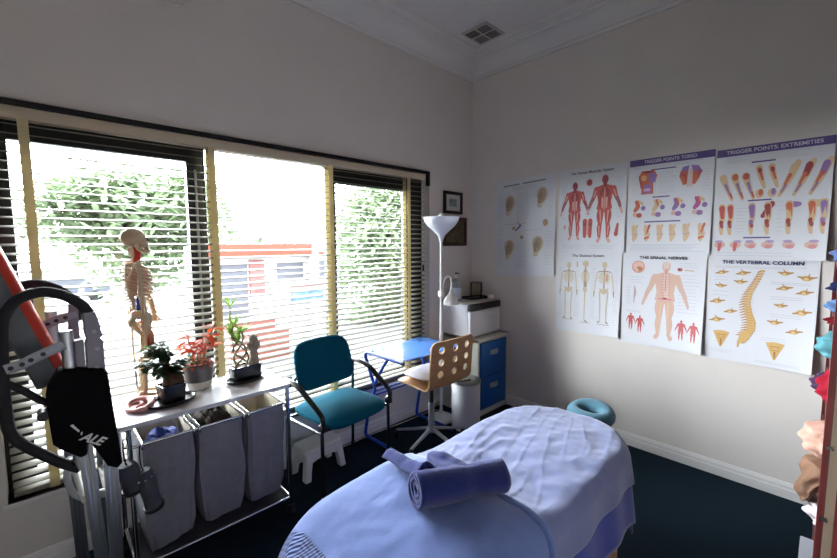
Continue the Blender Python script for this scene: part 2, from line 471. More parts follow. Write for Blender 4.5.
# skull
bm = BM(); ell(bm, S(-.008, 0, .782), (.052, .039, .044), u=20, v=14)
ell(bm, S(.03, 0, .762), (.024, .03, .03)); ell(bm, S(.046, 0, .757), (.008, .006, .012))
bm2 = bm
sku = part('skull', bm2, bone, sk)
bm = BM(); tube(bm, cr([S(-.002, -.03, .752), S(.008, -.03, .728), S(.042, -.012, .716), S(.05, 0, .718), S(.042, .012, .716), S(.008, .03, .728), S(-.002, .03, .752)], 4), .0085, 8)
box(bm, sx+.03, sx+.052, sy-.013, sy+.013, sz+.722, sz+.742, .004); part('jaw', bm, bone, sku)
bm = BM()
for s in (-1, 1): ell(bm, S(.046, s*.015, .772), (.01, .009, .009))
part('eye_sockets', bm, mat('socket_dark', (58, 44, 40), .8), sku)
# spine
bm = BM(); sp = cr([S(-.012, 0, .735), S(-.006, 0, .69), S(-.026, 0, .62), S(-.038, 0, .54), S(-.018, 0, .46), S(-.03, 0, .395)], 6)
for i, p in enumerate(sp):
    r = .0085+.005*i/len(sp); tube(bm, [p-Vector((0,0,.007)), p+Vector((0,0,.007))], r, 10)
    tube(bm, [p, p+Vector((-.02, 0, -.008))], .0035, 6)
part('spine', bm, bone, sk)
bm = BM(); tube(bm, [S(.004, 0, .74), S(.006, .0, .70), S(.0, 0, .665)], [.017, .015, .017], 10); part('neck_muscle', bm, red_v, sk)
# ribcage
bm = BM()
for i in range(10):
    t = i/9; z = .655-.15*t; a = .034+.022*math.sin(PI*min(1, t*.75+.12)); b = .045+.026*math.sin(PI*min(1, t*.75+.15))
    rng = [R(14+332*k/22) for k in range(23)] if i > 6 else [R(360*k/22) for k in range(22)]
    pts = [S(.0+a*math.cos(q)*1.05, b*math.sin(q), z-.022*math.cos(q)) for q in rng]
    tube(bm, pts, .0042, 6, closed=(i <= 6), flat=1.3)
tube(bm, cr([S(.036, 0, .645), S(.05, 0, .6), S(.056, 0, .55)], 4), .008, 8)
part('ribcage', bm, bone, sk)
bm = BM(); ell(bm, S(.004, 0, .585), (.043, .052, .078), wob=.1); part('chest_muscle', bm, mat('model_lung', (214, 150, 128), .55, var=.15, vscale=40), sk)
bm = BM()
for s in (-1, 1):
    tube(bm, cr([S(.03, s*.01, .663), S(.012, s*.05, .672), S(-.012, s*.078, .668)], 4), .005, 8)
    tube(bm, cr([S(-.045, s*.03, .655), S(-.02, s*.07, .662), S(-.048, s*.045, .58), S(-.045, s*.03, .655)], 4), .006, 8)
part('shoulder_girdle', bm, bone, sk)
# pelvis
bm = BM()
for s in (-1, 1):
    tube(bm, cr([S(-.036, s*.018, .4), S(-.03, s*.06, .425), S(.012, s*.072, .42), S(.03, s*.05, .39), S(.016, s*.04, .36), S(.03, s*.01, .345)], 5), [.012]*26, 8, flat=1.6)
    tube(bm, cr([S(-.03, s*.02, .39), S(-.02, s*.045, .35), S(.0, s*.03, .325), S(.026, s*.012, .342)], 5), .009, 8)
ell(bm, S(-.036, 0, .385), (.016, .03, .032)); part('pelvis', bm, bone, sk)
# legs
for s in (-1, 1):
    bm = BM(); tube(bm, cr([S(.002, s*.05, .362), S(.008, s*.07, .35), S(.012, s*.058, .28), S(.008, s*.045, .212)], 6), [.012, .012, .01]+[.009]*12+[.011, .013, .014, .013], 10)
    lg = part('leg', bm, bone, sk)
    bm = BM(); tube(bm, [S(.008, s*.043, .2), S(.004, s*.043, .17), S(.0, s*.042, .1), S(-.004, s*.042, .045)], [.014, .009, .008, .01], 10)
    tube(bm, [S(-.006, s*.055, .19), S(-.01, s*.054, .05)], .004, 8); part('shin', bm, bone, lg)
    bm = BM(); ell(bm, S(-.014, s*.043, .034), (.018, .014, .018)); tube(bm, [S(-.01, s*.043, .034), S(.03, s*.045, .028), S(.07, s*.05, .02)], [.014, .016, .01], 8, flat=.6); part('foot', bm, bone, lg)
# arms
for s in (-1, 1):
    bm = BM(); e = S(-.01 if s < 0 else .05, s*.1, .5)
    if s > 0: e = S(.045, .092, .52)
    else: e = S(-.008, -.096, .515)
    w = S(.07, .095, .40) if s > 0 else S(.0, -.1, .395)
    tube(bm, [S(-.012, s*.085, .66), S(-.004, s*.088, .62), e], [.013, .0075, .011], 10); ar = part('arm', bm, bone, sk)
    bm = BM(); w = Vector(w); e = Vector(e)
    tube(bm, [e, e.lerp(w, .5), w], [.009, .006, .008], 8); tube(bm, [e+Vector((.012, 0, 0)), w+Vector((.012, 0, 0))], .004, 8); part('forearm', bm, bone, ar)
    bm = BM()
    ell(bm, w+Vector((.004, 0, -.018)), (.014, .008, .017))
    for k in range(4): tube(bm, [w+Vector((-.008+.008*k, 0, -.03)), w+Vector((-.012+.011*k, 0, -.066+.004*abs(k-1.5)))], [.0035, .0025], 6)
    tube(bm, [w+Vector((.014, 0, -.014)), w+Vector((.03, 0, -.04))], [.004, .003], 6); part('hand', bm, bone, ar)
# coloured vessels and muscle
bm = BM(); tube(bm, cr([S(.02, -.02, .5), S(.004, -.035, .45), S(.012, -.06, .36), S(.018, -.07, .28), S(.012, -.052, .21)], 5), .006, 8)
part('artery', bm, red_v, sk)
bm = BM(); tube(bm, cr([S(.02, .0, .52), S(.01, -.01, .44), S(.012, .05, .34), S(.02, .062, .24)], 5), .006, 8); part('artery', bm, red_v, sk)
bm = BM(); tube(bm, cr([S(-.004, -.03, .52), S(-.012, -.042, .46), S(-.012, -.05, .4)], 5), .0095, 8); part('vein', bm, blue_v, sk)
bm = BM(); tube(bm, cr([S(.05, .1, .53), S(.058, .1, .46), S(.073, .1, .4), S(.08, .1, .36)], 5), .009, 8); part('nerve', bm, yel_n, sk)
bm = BM(); tube(bm, cr([S(.03, -.05, .34), S(.028, -.06, .27), S(.02, -.05, .2)], 5), .007, 8); part('nerve', bm, yel_n, sk)
bm = BM(); tube(bm, cr([S(.004, .09, .64), S(.03, .1, .57), S(.048, .1, .525)], 5), [.01]*5+[.014]*4+[.008]*2, 8); part('muscle', bm, musc, sk)
bm = BM(); tube(bm, cr([S(.022, -.06, .36), S(.028, -.066, .3), S(.018, -.055, .235)], 5), [.008]*3+[.013]*5+[.008]*3, 8); part('muscle', bm, musc, sk)

# ---- plants
soil = mat('potting_soil', (52, 42, 34), 1.0, bump=.8, bscale=120)
black_glaze = mat('black_glaze', (22, 24, 26), .22)
dark_sauc = mat('dark_saucer', (48, 48, 52), .4)
def leaf(bm, base, d, up, L, Wd, droop=.25, mi=0):
    d = d.normalized(); s = d.cross(up)
    s = s.normalized() if s.length > 1e-5 else Vector((1,0,0)); n = s.cross(d)
    st = [(0, .12), (.25, .8), (.55, 1.0), (.8, .62), (1, .04)]
    L_, C_, R_ = [], [], []
    for t, w in st:
        c = base+d*L*t-n*0+Vector((0,0,-1))*droop*L*t*t
        C_.append(bm.verts.new(c-n*Wd*w*.14)); L_.append(bm.verts.new(c-s*Wd*w*.5)); R_.append(bm.verts.new(c+s*Wd*w*.5))
    for i in range(4):
        for a, b in ((L_, C_), (C_, R_)):
            f = bm.faces.new((a[i], b[i], b[i+1], a[i+1])); f.material_index = mi
def oval_saucer(x, y, rx, ry, rot, label):
    bm = BM(); M = Matrix.Translation((x, y, ZT_)) @ Matrix.Rotation(rot, 4, 'Z')
    lathe(bm, [(0, .006), (.85, .006), (.93, .016), (1.0, .017), (.98, .012), (.88, 0), (0, 0)], (0, 0, 0), 40, rx, ry, M)
    return single('oval_saucer', bm, dark_sauc, (x, y, ZT_), label, 'saucer', 'oval saucers under the plants')
oval_saucer(-2.716, -.352, .112, .075, R(12), 'dark oval saucer under the small bushy bonsai')
oval_saucer(-2.345, -.285, .112, .072, R(10), 'dark oval saucer under the twisted bamboo')
# bonsai
def square_pot(bm, x, y, a, b, z0, h, rot, flare=1.12):
    M = Matrix.Translation((x, y, z0)) @ Matrix.Rotation(rot, 4, 'Z')
    lv = [(1, 0), (flare, h-.008), (flare*1.06, h-.008), (flare*1.06, h), (flare*.94, h), (flare*.9, h-.014)]
    rings = [[bm.verts.new(M @ Vector((u*s, v*s, z))) for u, v in rrect(-a, a, -b, b, .006, 2)] for s, z in lv]
    n = len(rings[0])
    for A, B in zip(rings, rings[1:]):
        for k in range(n): bm.faces.new((A[k], A[(k+1) % n], B[(k+1) % n], B[k]))
    bm.faces.new(rings[0][::-1]); bm.faces.new(rings[-1])
zs = ZT_+.007
bx, by = -2.714, -.352
bo = thing('bonsai', 'small bushy dark green bonsai with fat trunk in a black square pot', 'plant', (bx, by, zs))
bm = BM(); square_pot(bm, bx, by, .045, .04, zs, .085, R(12)); pt = part('pot', bm, black_glaze, bo)
bm = BM(); ell(bm, (bx, by, zs+.075), (.042, .037, .012), wob=.2, ws=80); part('soil', bm, soil, pt)
bark = mat('bonsai_bark', (92, 66, 50), .85, var=.3, vscale=40, bump=.5, bscale=60)
bm = BM()
tube(bm, cr([(bx+.004, by, zs+.08), (bx-.002, by, zs+.11), (bx+.006, by, zs+.14), (bx-.01, by, zs+.19), (bx-.022, by, zs+.25)], 4), [.03, .036, .036, .034, .03, .024, .02, .017, .014, .012, .011, .01, .009, .008, .007, .006, .005], 10)
tube(bm, cr([(bx+.022, by-.01, zs+.075), (bx+.034, by, zs+.1), (bx+.012, by, zs+.14)], 4), [.018, .022, .024, .024, .022, .02, .016, .012, .01], 8)
tip = []
rb = random.Random(3)
for k in range(13):
    a = rb.uniform(0, 2*PI); h = rb.uniform(.12, .22); L = rb.uniform(.05, .105)
    p0 = Vector((bx-.004, by, zs+h)); p1 = p0+Vector((math.cos(a)*L-.01, math.sin(a)*L*.55, rb.uniform(.01, .06)))
    if k == 0: p1 = Vector((bx-.115, by-.01, zs+.19))
    if k == 1: p1 = Vector((bx-.036, by, zs+.292))
    tube(bm, [p0, (p0+p1)/2+Vector((0,0,.012)), p1], [.005, .004, .002], 6); tip.append((p0, p1))
part('trunk', bm, bark, bo)
bm = BM()
for p0, p1 in tip:
    for j in range(34):
        t = rb.uniform(.35, 1.08); p = p0.lerp(p1, t)+Vector((rb.uniform(-.02, .02), rb.uniform(-.02, .02), rb.uniform(-.012, .02)))
        a = rb.uniform(0, 2*PI); d = Vector((math.cos(a), math.sin(a), rb.uniform(-.35, .5)))
        leaf(bm, p, d, Vector((0,0,1)), rb.uniform(.03, .046), rb.uniform(.017, .025), .25, 1 if (t > .97 and rb.random() < .35) else 0)
part('foliage', bm, [leafmat('bonsai_leaf', (30, 58, 30), (52, 86, 44), .32, .2), leafmat('bonsai_young_leaf', (92, 150, 52), (120, 170, 70), .4, .4)], bo)
# orange-leaved plant
ox, oy = -2.565, -.235
op = thing('potted_plant', 'orange-leaved plant in a round grey and white pot', 'plant', (ox, oy, ZT_))
bm = BM(); lathe(bm, [(0, 0), (.052, 0), (.058, .01), (.066, .045)], (ox, oy, ZT_), 32)
lathe(bm, [(0, .043), (.0662, .043), (.0662, .045)], (ox, oy, ZT_), 32); pt = part('pot_base', bm, mat('pale_glaze', (214, 208, 196), .3), op)
bm = BM(); lathe(bm, [(.0665, .045), (.075, .13), (.078, .135), (.075, .138), (.07, .13), (.066, .1), (0, .1)], (ox, oy, ZT_), 32); part('pot', bm, mat('grey_glaze', (104, 98, 98), .35), op)
bm = BM(); ell(bm, (ox, oy, ZT_+.103), (.066, .066, .012), wob=.2, ws=60); part('soil', bm, soil, op)
bm = BM(); lf = BM(); ro = random.Random(11)
for k in range(9):
    a = k*2.4+.3; L = ro.uniform(.03, .105); h = ro.uniform(.09, .25)
    b0 = Vector((ox+.012*math.cos(a), oy+.012*math.sin(a), ZT_+.1)); b1 = b0+Vector((math.cos(a)*L, math.sin(a)*L*.7, h))
    tube(bm, cr([b0, b0.lerp(b1, .5)+Vector((0, 0, .02)), b1], 4), .0028, 6)
    for j in range(7):
        q = j*0.95+a; d = Vector((math.cos(q), math.sin(q), ro.uniform(-.25, .55)))
        leaf(lf, b0.lerp(b1, ro.uniform(.72, 1.0)), d, Vector((0,0,1)), ro.uniform(.055, .095), ro.uniform(.022, .034), .3, ro.choice((0, 0, 1)))
for j in range(12):
    q = j*.52; leaf(lf, Vector((ox+.04*math.cos(q), oy+.04*math.sin(q), ZT_+.135)), Vector((math.cos(q), math.sin(q), .2)), Vector((0,0,1)), .055, .024, .5, 0)
part('stems', bm, mat('plant_stem', (150, 116, 80), .7), op)
part('foliage', lf, [leafmat('orange_leaf', (206, 84, 44), (226, 120, 70), .5, .45), leafmat('red_leaf', (190, 66, 36), (206, 92, 52), .5, .45)], op)
# bamboo
gx, gy = -2.345, -.285
ba = thing('lucky_bamboo', 'braided lucky bamboo with thin green leaves in a black rectangular pot', 'plant', (gx, gy, zs))
bm = BM(); square_pot(bm, gx, gy, .074, .036, zs, .08, R(6), 1.04); pt = part('pot', bm, black_glaze, ba)
bm = BM(); ell(bm, (gx, gy, zs+.069), (.068, .033, .009), wob=.2, ws=80); part('soil', bm, mat('pebbles', (98, 84, 74), .9, var=.4, vscale=90, bump=1, bscale=110), pt)
bst = mat('bamboo_stem', (104, 92, 60), .5, rgb2=(126, 116, 70), vscale=30)
bm = BM(); ends = []
for i in range(4):
    ph = i*PI/2; pts = []; n = 26
    for k in range(n+1):
        t = k/n; a = ph+t*PI*1.9
        pts.append((gx-.018+.042*math.cos(a)*(1-.45*t)-.03*t*t, gy+.024*math.sin(a)*(1-.3*t), zs+.07+t*(.20+.04*(i % 2))))
    tube(bm, pts, [.0052+.0009*math.cos(k*2*PI/4.5) for k in range(n+1)], 8); ends.append(Vector(pts[-1])); ends.append(Vector(pts[int(n*.8)]))
tube(bm, cr([(gx-.05, gy, zs+.07), (gx-.058, gy, zs+.2), (gx-.066, gy, zs+.33), (gx-.064, gy, zs+.42)], 5), .0032, 8); ends.append(Vector((gx-.064, gy, zs+.42))); ends.append(Vector((gx-.062, gy, zs+.3)))
part('stems', bm, bst, ba)
bm = BM(); rb = random.Random(5)
for e in ends:
    for j in range(8):
        q = rb.uniform(0, 2*PI); d = Vector((math.cos(q), math.sin(q)*.7, rb.uniform(.5, 1.9)))
        leaf(bm, e+Vector((0, 0, rb.uniform(-.02, .01))), d, Vector((0,0,1)), rb.uniform(.07, .12), rb.uniform(.009, .014), .35)
leaf(bm, Vector((gx+.0, gy, zs+.25)), Vector((1, -.2, .12)), Vector((0,0,1)), .1, .013, .1)
part('foliage', bm, leafmat('bamboo_leaf', (112, 150, 62), (150, 180, 90), .45, .5), ba)
# stone head
stn = mat('carved_stone', (158, 144, 128), .85, var=.25, vscale=40, bump=.5, bscale=90)
st = thing('stone_figure', 'small grey stone head figure standing in the bamboo pot', 'figurine', (gx+.048, gy, zs+.076))
hx, hy, hz = gx+.05, gy, zs+.066
MS = Matrix.Translation((hx, hy, hz)) @ Matrix.Scale(1.28, 4) @ Matrix.Translation((-hx, -hy, -hz))
bm = BM(); tube(bm, [(hx, hy, hz), (hx, hy, hz+.03), (hx, hy, hz+.05), (hx, hy, hz+.062)], [.024, .02, .016, .017], 14); bmesh.ops.transform(bm, matrix=MS, verts=bm.verts[:]); part('neck', bm, stn, st)
bm = BM(); ell(bm, (hx, hy, hz+.092), (.024, .025, .036), u=18, v=12); ell(bm, (hx, hy, hz+.122), (.019, .02, .016))
tube(bm, [(hx, hy-.023, hz+.098), (hx, hy-.029, hz+.086), (hx, hy-.024, hz+.083)], [.003, .005, .003], 8)
for s in (-1, 1):
    ell(bm, (hx+s*.009, hy-.022, hz+.1), (.006, .004, .003)); ell(bm, (hx+s*.025, hy, hz+.092), (.004, .007, .014))
ell(bm, (hx, hy-.022, hz+.074), (.008, .005, .003)); bmesh.ops.transform(bm, matrix=MS, verts=bm.verts[:]); part('head', bm, stn, st)
# ================================================================== FOLDED EXERCISE FRAME (left foreground)
red_pad = mat('red_orange_vinyl', (206, 58, 40), .4, var=.05, vscale=10)
grey_board = mat('grey_board', (92, 96, 102), .5)
grey_brk = mat('grey_bracket', (122, 118, 128), .45, .3)
foam_m = mat('black_foam_grip', (34, 33, 36), .8, bump=.1, bscale=300)
ex = thing('exercise_frame', 'folded aluminium exercise frame with black loop handles and red padded bar', 'exercise frame', (-3.1, -.5, 0))
FYF, FYR = -.62, -.36
def XZ(pts, y): return [(x, y, z) for x, z in pts]
loopF = [(-2.996,1.206),(-3.004,1.252),(-3.022,1.295),(-3.052,1.328),(-3.088,1.349),(-3.123,1.359),(-3.163,1.352),(-3.198,1.329),(-3.224,1.282),(-3.234,1.224),(-3.238,1.144),(-3.242,1.043),(-3.241,.957),(-3.236,.897),(-3.215,.851),(-3.17,.797),(-3.116,.739),(-3.07,.70)]
bm = BM(); tube(bm, cr(XZ(loopF, FYF), 4), .0175, 12); hl = part('loop_handle', bm, foam_m, ex)
loopR = [(-3.032,1.213),(-3.032,1.263),(-3.047,1.31),(-3.081,1.345),(-3.126,1.368),(-3.17,1.368),(-3.21,1.341),(-3.24,1.272),(-3.246,1.2),(-3.235,1.13)]
bm = BM(); tube(bm, cr(XZ(loopR, FYR), 4), .0165, 12); part('loop_handle', bm, foam_m, ex)
bm = BM(); tube(bm, cr(XZ([(-3.238,1.068),(-3.194,1.027),(-3.153,.98),(-3.105,.95)], FYF), 3), .012, 10); part('brace', bm, foam_m, ex)
bm = BM(); tube(bm, [(-3.153, -.66, .935), (-3.153, -.60, .935)], .016, 14); part('knob', bm, black_plastic, ex)
# red padded bar with its grey underside, leaning between the two handles
d = Vector((.136, 0, -.432)).normalized()
A = Vector((-3.30, -.50, 1.664)); B = Vector((-3.095, -.50, 1.012)); nrm = Vector((d.z, 0, -d.x))  # across the bar
bm = BM()
sec = [(.0, .034), (.016, .03), (.027, .018), (.031, 0), (.027, -.018), (.016, -.03), (0, -.034)]
def bar(u, v, w): return A.lerp(B, w)-nrm*u+Vector((0, v*1.25, 0))
prism(bm, [(p, q) for p, q in sec], bar, 0, 1); part('padded_bar', bm, red_pad, ex)
bm = BM(); prism(bm, [(-.001, .04), (-.062, .04), (-.07, .03), (-.07, -.03), (-.062, -.04), (-.001, -.04)], bar, .02, .985)
for t in (.55, .72): tube(bm, [bar(-.068, -.02, t), bar(-.075, -.02, t)], .008, 8)
part('backing_board', bm, grey_board, ex)
def strap(pts, y, hole=True):
    bm = BM(); P = cr(XZ(pts, y), 5)
    tube(bm, P, .017, 8, flat=.18, ref=(0, 1, 0))
    s = part('slotted_strap', bm, alu_dull, ex)
    if hole:
        for t in (.18, .38, .58, .78):
            bm = BM(); p = P[int(t*(len(P)-1))]; tube(bm, [p+Vector((0, -.0042, 0)), p+Vector((0, -.0028, 0))], .0075, 12); part('slot', bm, black_plastic, s)
strap([(-3.232,1.113),(-3.192,1.124),(-3.152,1.143),(-3.085,1.172)], FYF-.022)
strap([(-3.15,1.198),(-3.095,1.222),(-3.032,1.24)], FYR-.02)
for x0, z0, x1, z1, y in ((-3.076,1.212,-3.068,.70,FYF), (-3.108,1.255,-3.098,.70,FYR)):
    bm = BM(); tube(bm, [(x0, y, z0), (x1, y, z1)], .0185, 16); po = part('upright_tube', bm, alu, ex)
    bm = BM(); tube(bm, [(x0, y, z0+.0005), (x0, y, z0+.004)], .0195, 16); part('end_cap', bm, black_plastic, po)
brkF = [(-3.028,1.277),(-2.992,1.277),(-2.984,1.225),(-2.976,1.185),(-2.986,1.178),(-2.976,1.165),(-2.976,1.04),(-3.028,1.04),(-3.028,1.162),(-3.022,1.18),(-3.028,1.2)]
bm = BM(); prism(bm, brkF, lambda u, v, w: (u, w, v), FYF-.024, FYF+.024); b = part('hinge_bracket', bm, grey_brk, ex, bevel=.004)
for x, z in ((-3.0, 1.205), (-2.995, 1.14), (-3.0, 1.07)):
    bm = BM(); tube(bm, [(x, FYF-.029, z), (x, FYF-.023, z)], .007, 10); part('bolt', bm, alu_dull, b)
bm = BM(); prism(bm, [(-3.058,1.175),(-3.03,1.18),(-3.03,1.04),(-3.058,1.04)], lambda u, v, w: (u, w, v), FYF-.01, FYF+.03); part('hinge_plate', bm, grey_brk, ex, bevel=.004)
bm = BM(); prism(bm, [(-3.055,1.282),(-3.026,1.279),(-3.028,1.171),(-3.027,1.04),(-3.064,1.04),(-3.062,1.176)], lambda u, v, w: (u, w, v), FYR-.022, FYR+.022); part('hinge_bracket', bm, grey_brk, ex, bevel=.004)
# black cloth cover with white lettering
pch = [(-3.106,1.085),(-3.05,1.079),(-2.982,1.064),(-2.972,1.045),(-2.964,.922),(-2.954,.781),(-2.947,.691),(-2.963,.674),(-2.992,.694),(-3.013,.741),(-3.033,.795),(-3.044,.80),(-3.049,.759),(-3.068,.755),(-3.119,.808),(-3.135,.829),(-3.138,.902),(-3.142,.992),(-3.138,1.026)]
bm = BM(); prism(bm, pch, lambda u, v, w: (u+.004*nz(v*14, w*9), w, v), -.664, -.585); cv = part('cloth_cover', bm, black_cloth, ex, bevel=.012)
tm = mat('white_print', (212, 210, 206), .7)
t = text_bm('ALE', .043, shear=.3, thick=.0005, spacing=.95, offset=.0012)
bmesh.ops.transform(t, matrix=Matrix.Translation((-3.031, -.6665, .815)) @ Matrix.Rotation(R(37), 4, 'Y') @ Matrix.Rotation(R(90), 4, 'X'), verts=t.verts[:])
prism(t, [(-3.0875,.884),(-3.080,.887),(-3.063,.858),(-3.066,.853)], lambda u, v, w: (u, w, v), -.667, -.6655)
prism(t, [(-3.060,.85),(-3.055,.852),(-3.057,.842),(-3.062,.841)], lambda u, v, w: (u, w, v), -.667, -.6655)
part('lettering', t, tm, cv, smooth=False)
# ribbed aluminium legs
def leg(x0, z0, x1, z1, y, w=.021, d=.02, m=alu):
    bm = BM(); sec = [(-w, -d), (-w*.35, -d), (-w*.3, -d*.75), (w*.3, -d*.75), (w*.35, -d), (w, -d), (w, d), (-w, d)]
    prism(bm, sec, lambda u, v, q: (x0+(x1-x0)*q+u, y+v, z0+(z1-z0)*q), 0, 1)
    l = part('leg', bm, m, ex, bevel=.003)
    bm = BM(); box(bm, x1-w-.004, x1+w+.004, y-d-.004, y+d+.004, 0, .03, .004); part('rubber_foot', bm, black_plastic, l)
leg(-3.052, .80, -3.012, .0, FYF); leg(-2.980, .78, -2.986, .0, FYF)
leg(-3.088, .78, -3.072, .0, FYR, m=mat('dark_aluminium', (104, 106, 112), .4, .8)); leg(-2.99, .78, -2.99, .0, FYR+.02, .014, m=MATS['dark_aluminium'])
bm = BM(); tube(bm, [(-3.066, -.59, .565), (-2.99, -.56, .545)], .017, 12); tube(bm, [(-3.076, -.4, .60), (-3.06, -.59, .565)], .014, 10); tube(bm, [(-2.99, -.56, .545), (-2.99, -.36, .56)], .014, 10)
part('cross_bar', bm, white_plastic, ex)
bm = BM(); tube(bm, cr([(-3.09, -.5, .70), (-3.105, -.48, .62), (-3.09, -.47, .54), (-3.06, -.5, .52)], 4), .012, 10); part('release_cable', bm, mat('pale_grey_plastic', (190, 192, 196), .4), ex)

# two dark cuffs hanging at the trolley's left end
cuff_m = mat('cuff_cloth', (66, 66, 74), .75, var=.1, vscale=20, bump=.2, bscale=120)
def cuff(p0, p1, r, label, studs):
    p0, p1 = Vector(p0), Vector(p1); t = thing('ankle_cuff', label, 'cuff', p1, 0, 'cuffs hanging by the trolley')
    d = (p1-p0).normalized(); bm = BM()
    q = [p0+(p1-p0)*k/6 for k in range(7)]
    tube(bm, [q[0], *q[1:]]+[p1-d*.004, p1-d*.03, p1-d*.06], [r*.8, r*1.06, r*1.12, r*1.0, r*.94, r*.96, r*1.05, r*.93, r*.86, r*.82], 22, cap=True)
    part('sleeve', bm, cuff_m, t)
    bm = BM(); tube(bm, [p1-d*.012, p1+d*.004], r*1.08, 22, cap=False); part('edge_band', bm, black_plastic, t, solid=.004)
    u = d.orthogonal().normalized(); w = d.cross(u)
    if studs:
        for k in range(9):
            a = 2*PI*k/9; c = q[1]+(u*math.cos(a)+w*math.sin(a))*r*1.08
            bm = BM(); ell(bm, c, (.005, .005, .005), u=8, v=6); part('stud', bm, chrome, t)
    bm = BM(); tube(bm, cr([p0+d*.01, p0-d*.03+Vector((0, .01, .01)), p0+Vector((0, .04, .09))], 4), .008, 8, flat=.35); part('hanging_strap', bm, black_cloth, t)
cuff((-2.925, -.535, .62), (-2.905, -.535, .50), .036, 'dark grey padded cuff hanging between exercise frame and trolley leg', False)
cuff((-2.872, -.545, .575), (-2.84, -.55, .40), .033, 'dark studded cuff hanging in front of the left laundry bag', True)

# ================================================================== VISITOR ARMCHAIR
teal = mat('teal_fabric', (10, 80, 100), .95, spec=.08, var=.06, vscale=90, bump=.15, bscale=500)
steel = mat('dark_chrome', (120, 120, 124), .25, 1.0)
ch = thing('armchair', 'teal upholstered visitor chair with black arms in front of the blind', 'chair', (-1.745, -.27, 0), R(6))
LX, LF, LB = .275, -.19, .18
def seatpt(u, v):   # u,v in -1..1
    x = u*.245; y = -.02+v*.225
    return x, y
bm = BM(); n = 18
top = []
sup = lambda a, p: (abs(math.cos(a))**(2/p)*math.copysign(1, math.cos(a)), abs(math.sin(a))**(2/p)*math.copysign(1, math.sin(a)))
rings = []
for s, z in ((.0, .482), (.45, .484), (.75, .478), (.92, .468), (1.0, .45), (.99, .43), (.93, .418), (.6, .412), (0, .41)):
    if s == 0: rings.append([bm.verts.new((0, -.01, z))]); continue
    ring = []
    for k in range(40):
        a = 2*PI*k/40; cx, cy = sup(a, 5)
        zz = z-.022*max(0, -cy*s-.3)**1.6+.006*abs(cx*s)**3
        ring.append(bm.verts.new((cx*s*.25, -.025+cy*s*.225, zz)))
    rings.append(ring)
for A, B in zip(rings, rings[1:]):
    for k in range(40):
        k2 = (k+1) % 40
        if len(A) == 1: bm.faces.new((A[0], B[k], B[k2]))
        elif len(B) == 1: bm.faces.new((A[k2], A[k], B[0]))
        else: bm.faces.new((A[k], B[k], B[k2], A[k2]))
part('seat', bm, teal, ch, local=True)
bm = BM()
def bk(u, v, w):   # backrest: u across -1..1, v 0..1 up
    x = u*(.235-.03*v*v if v > .5 else .205+.06*v); 
    return (u*(.212+.018*math.sin(PI*min(1, v*1.1))), .135+.085*(v-.2)+.035*u*u*-1*.6-w, .56+v*.315-.012*u*u*v)
poly = []
rings = []
for s, w in ((1, .0), (1.0, .012), (.95, .022), (.7, .03), (.0, .032)):
    rings.append((s, w))
def backshell():
    R_ = []
    for s, w in [(0, .026), (.7, .026), (.93, .02), (1, .006), (1, -.008), (.93, -.018), (.6, -.022), (0, -.022)]:
        ring = []
        for k in range(44):
            a = 2*PI*k/44; cx, cy = sup(a, 6)
            ring.append(Vector(bk(cx*s, .5+.5*cy*s, w)))
            if s == 0: break
        R_.append([bm.verts.new(p) for p in ring])
    for A, B in zip(R_, R_[1:]):
        for k in range(44):
            k2 = (k+1) % 44
            if len(A) == 1: bm.faces.new((A[0], B[k], B[k2]))
            elif len(B) == 1: bm.faces.new((A[k2], A[k], B[0]))
            else: bm.faces.new((A[k], B[k], B[k2], A[k2]))
backshell(); part('backrest', bm, teal, ch, local=True)
for s in (-1, 1):
    bm = BM(); tube(bm, [(s*LX, LF-.005, .012), (s*LX, LF, .44), (s*LX, LF, .47)], .011, 12); l = part('leg', bm, steel, ch, local=True)
    bm = BM(); tube(bm, [(s*LX, LF-.005, 0), (s*LX, LF-.005, .02)], .015, 12); part('foot_cap', bm, black_plastic, l, local=True)
    bm = BM(); tube(bm, cr([(s*LX, LB+.01, .012), (s*LX, LB, .42), (s*LX, LB-.005, .6), (s*LX, LB-.01, .645)], 4), .011, 12); l = part('leg', bm, steel, ch, local=True)
    bm = BM(); tube(bm, [(s*LX, LB+.01, 0), (s*LX, LB+.01, .02)], .015, 12); part('foot_cap', bm, black_plastic, l, local=True)
    bm = BM(); pts = cr([(s*(LX-.05), LB+.012, .652), (s*(LX-.01), LB+.016, .655), (s*(LX+.008), LB-.01, .657), (s*(LX+.012), LB-.08, .66), (s*(LX+.012), LB-.17, .64), (s*(LX+.008), LB-.27, .585), (s*(LX+.004), LF-.01, .515), (s*LX, LF-.015, .45)], 5)
    tube(bm, pts, [.012]*4+[.014+.006*math.sin(PI*k/(len(pts)-5)) for k in range(len(pts)-4)], 12, flat=.7); box(bm, s*LX-.018, s*LX+.018, LF-.028, LF+.016, .425, .462, .005)
    part('armrest', bm, black_plastic, ch, local=True)
bm = BM()
for y in (LF+.02, LB-.02): tube(bm, [(-LX, y, .405), (LX, y, .405)], .009, 10)
for s in (-1, 1): tube(bm, [(s*LX, LF, .405), (s*LX, LB, .405)], .009, 10)
part('seat_frame', bm, steel, ch, local=True)
bm = BM()
for s in (-1, 1):
    tube(bm, cr([(s*LX, LB-.01, .60), (s*.24, LB-.015, .62), (s*.2, LB-.02, .66)], 4), .009, 8)
part('back_bracket', bm, black_plastic, ch, local=True)

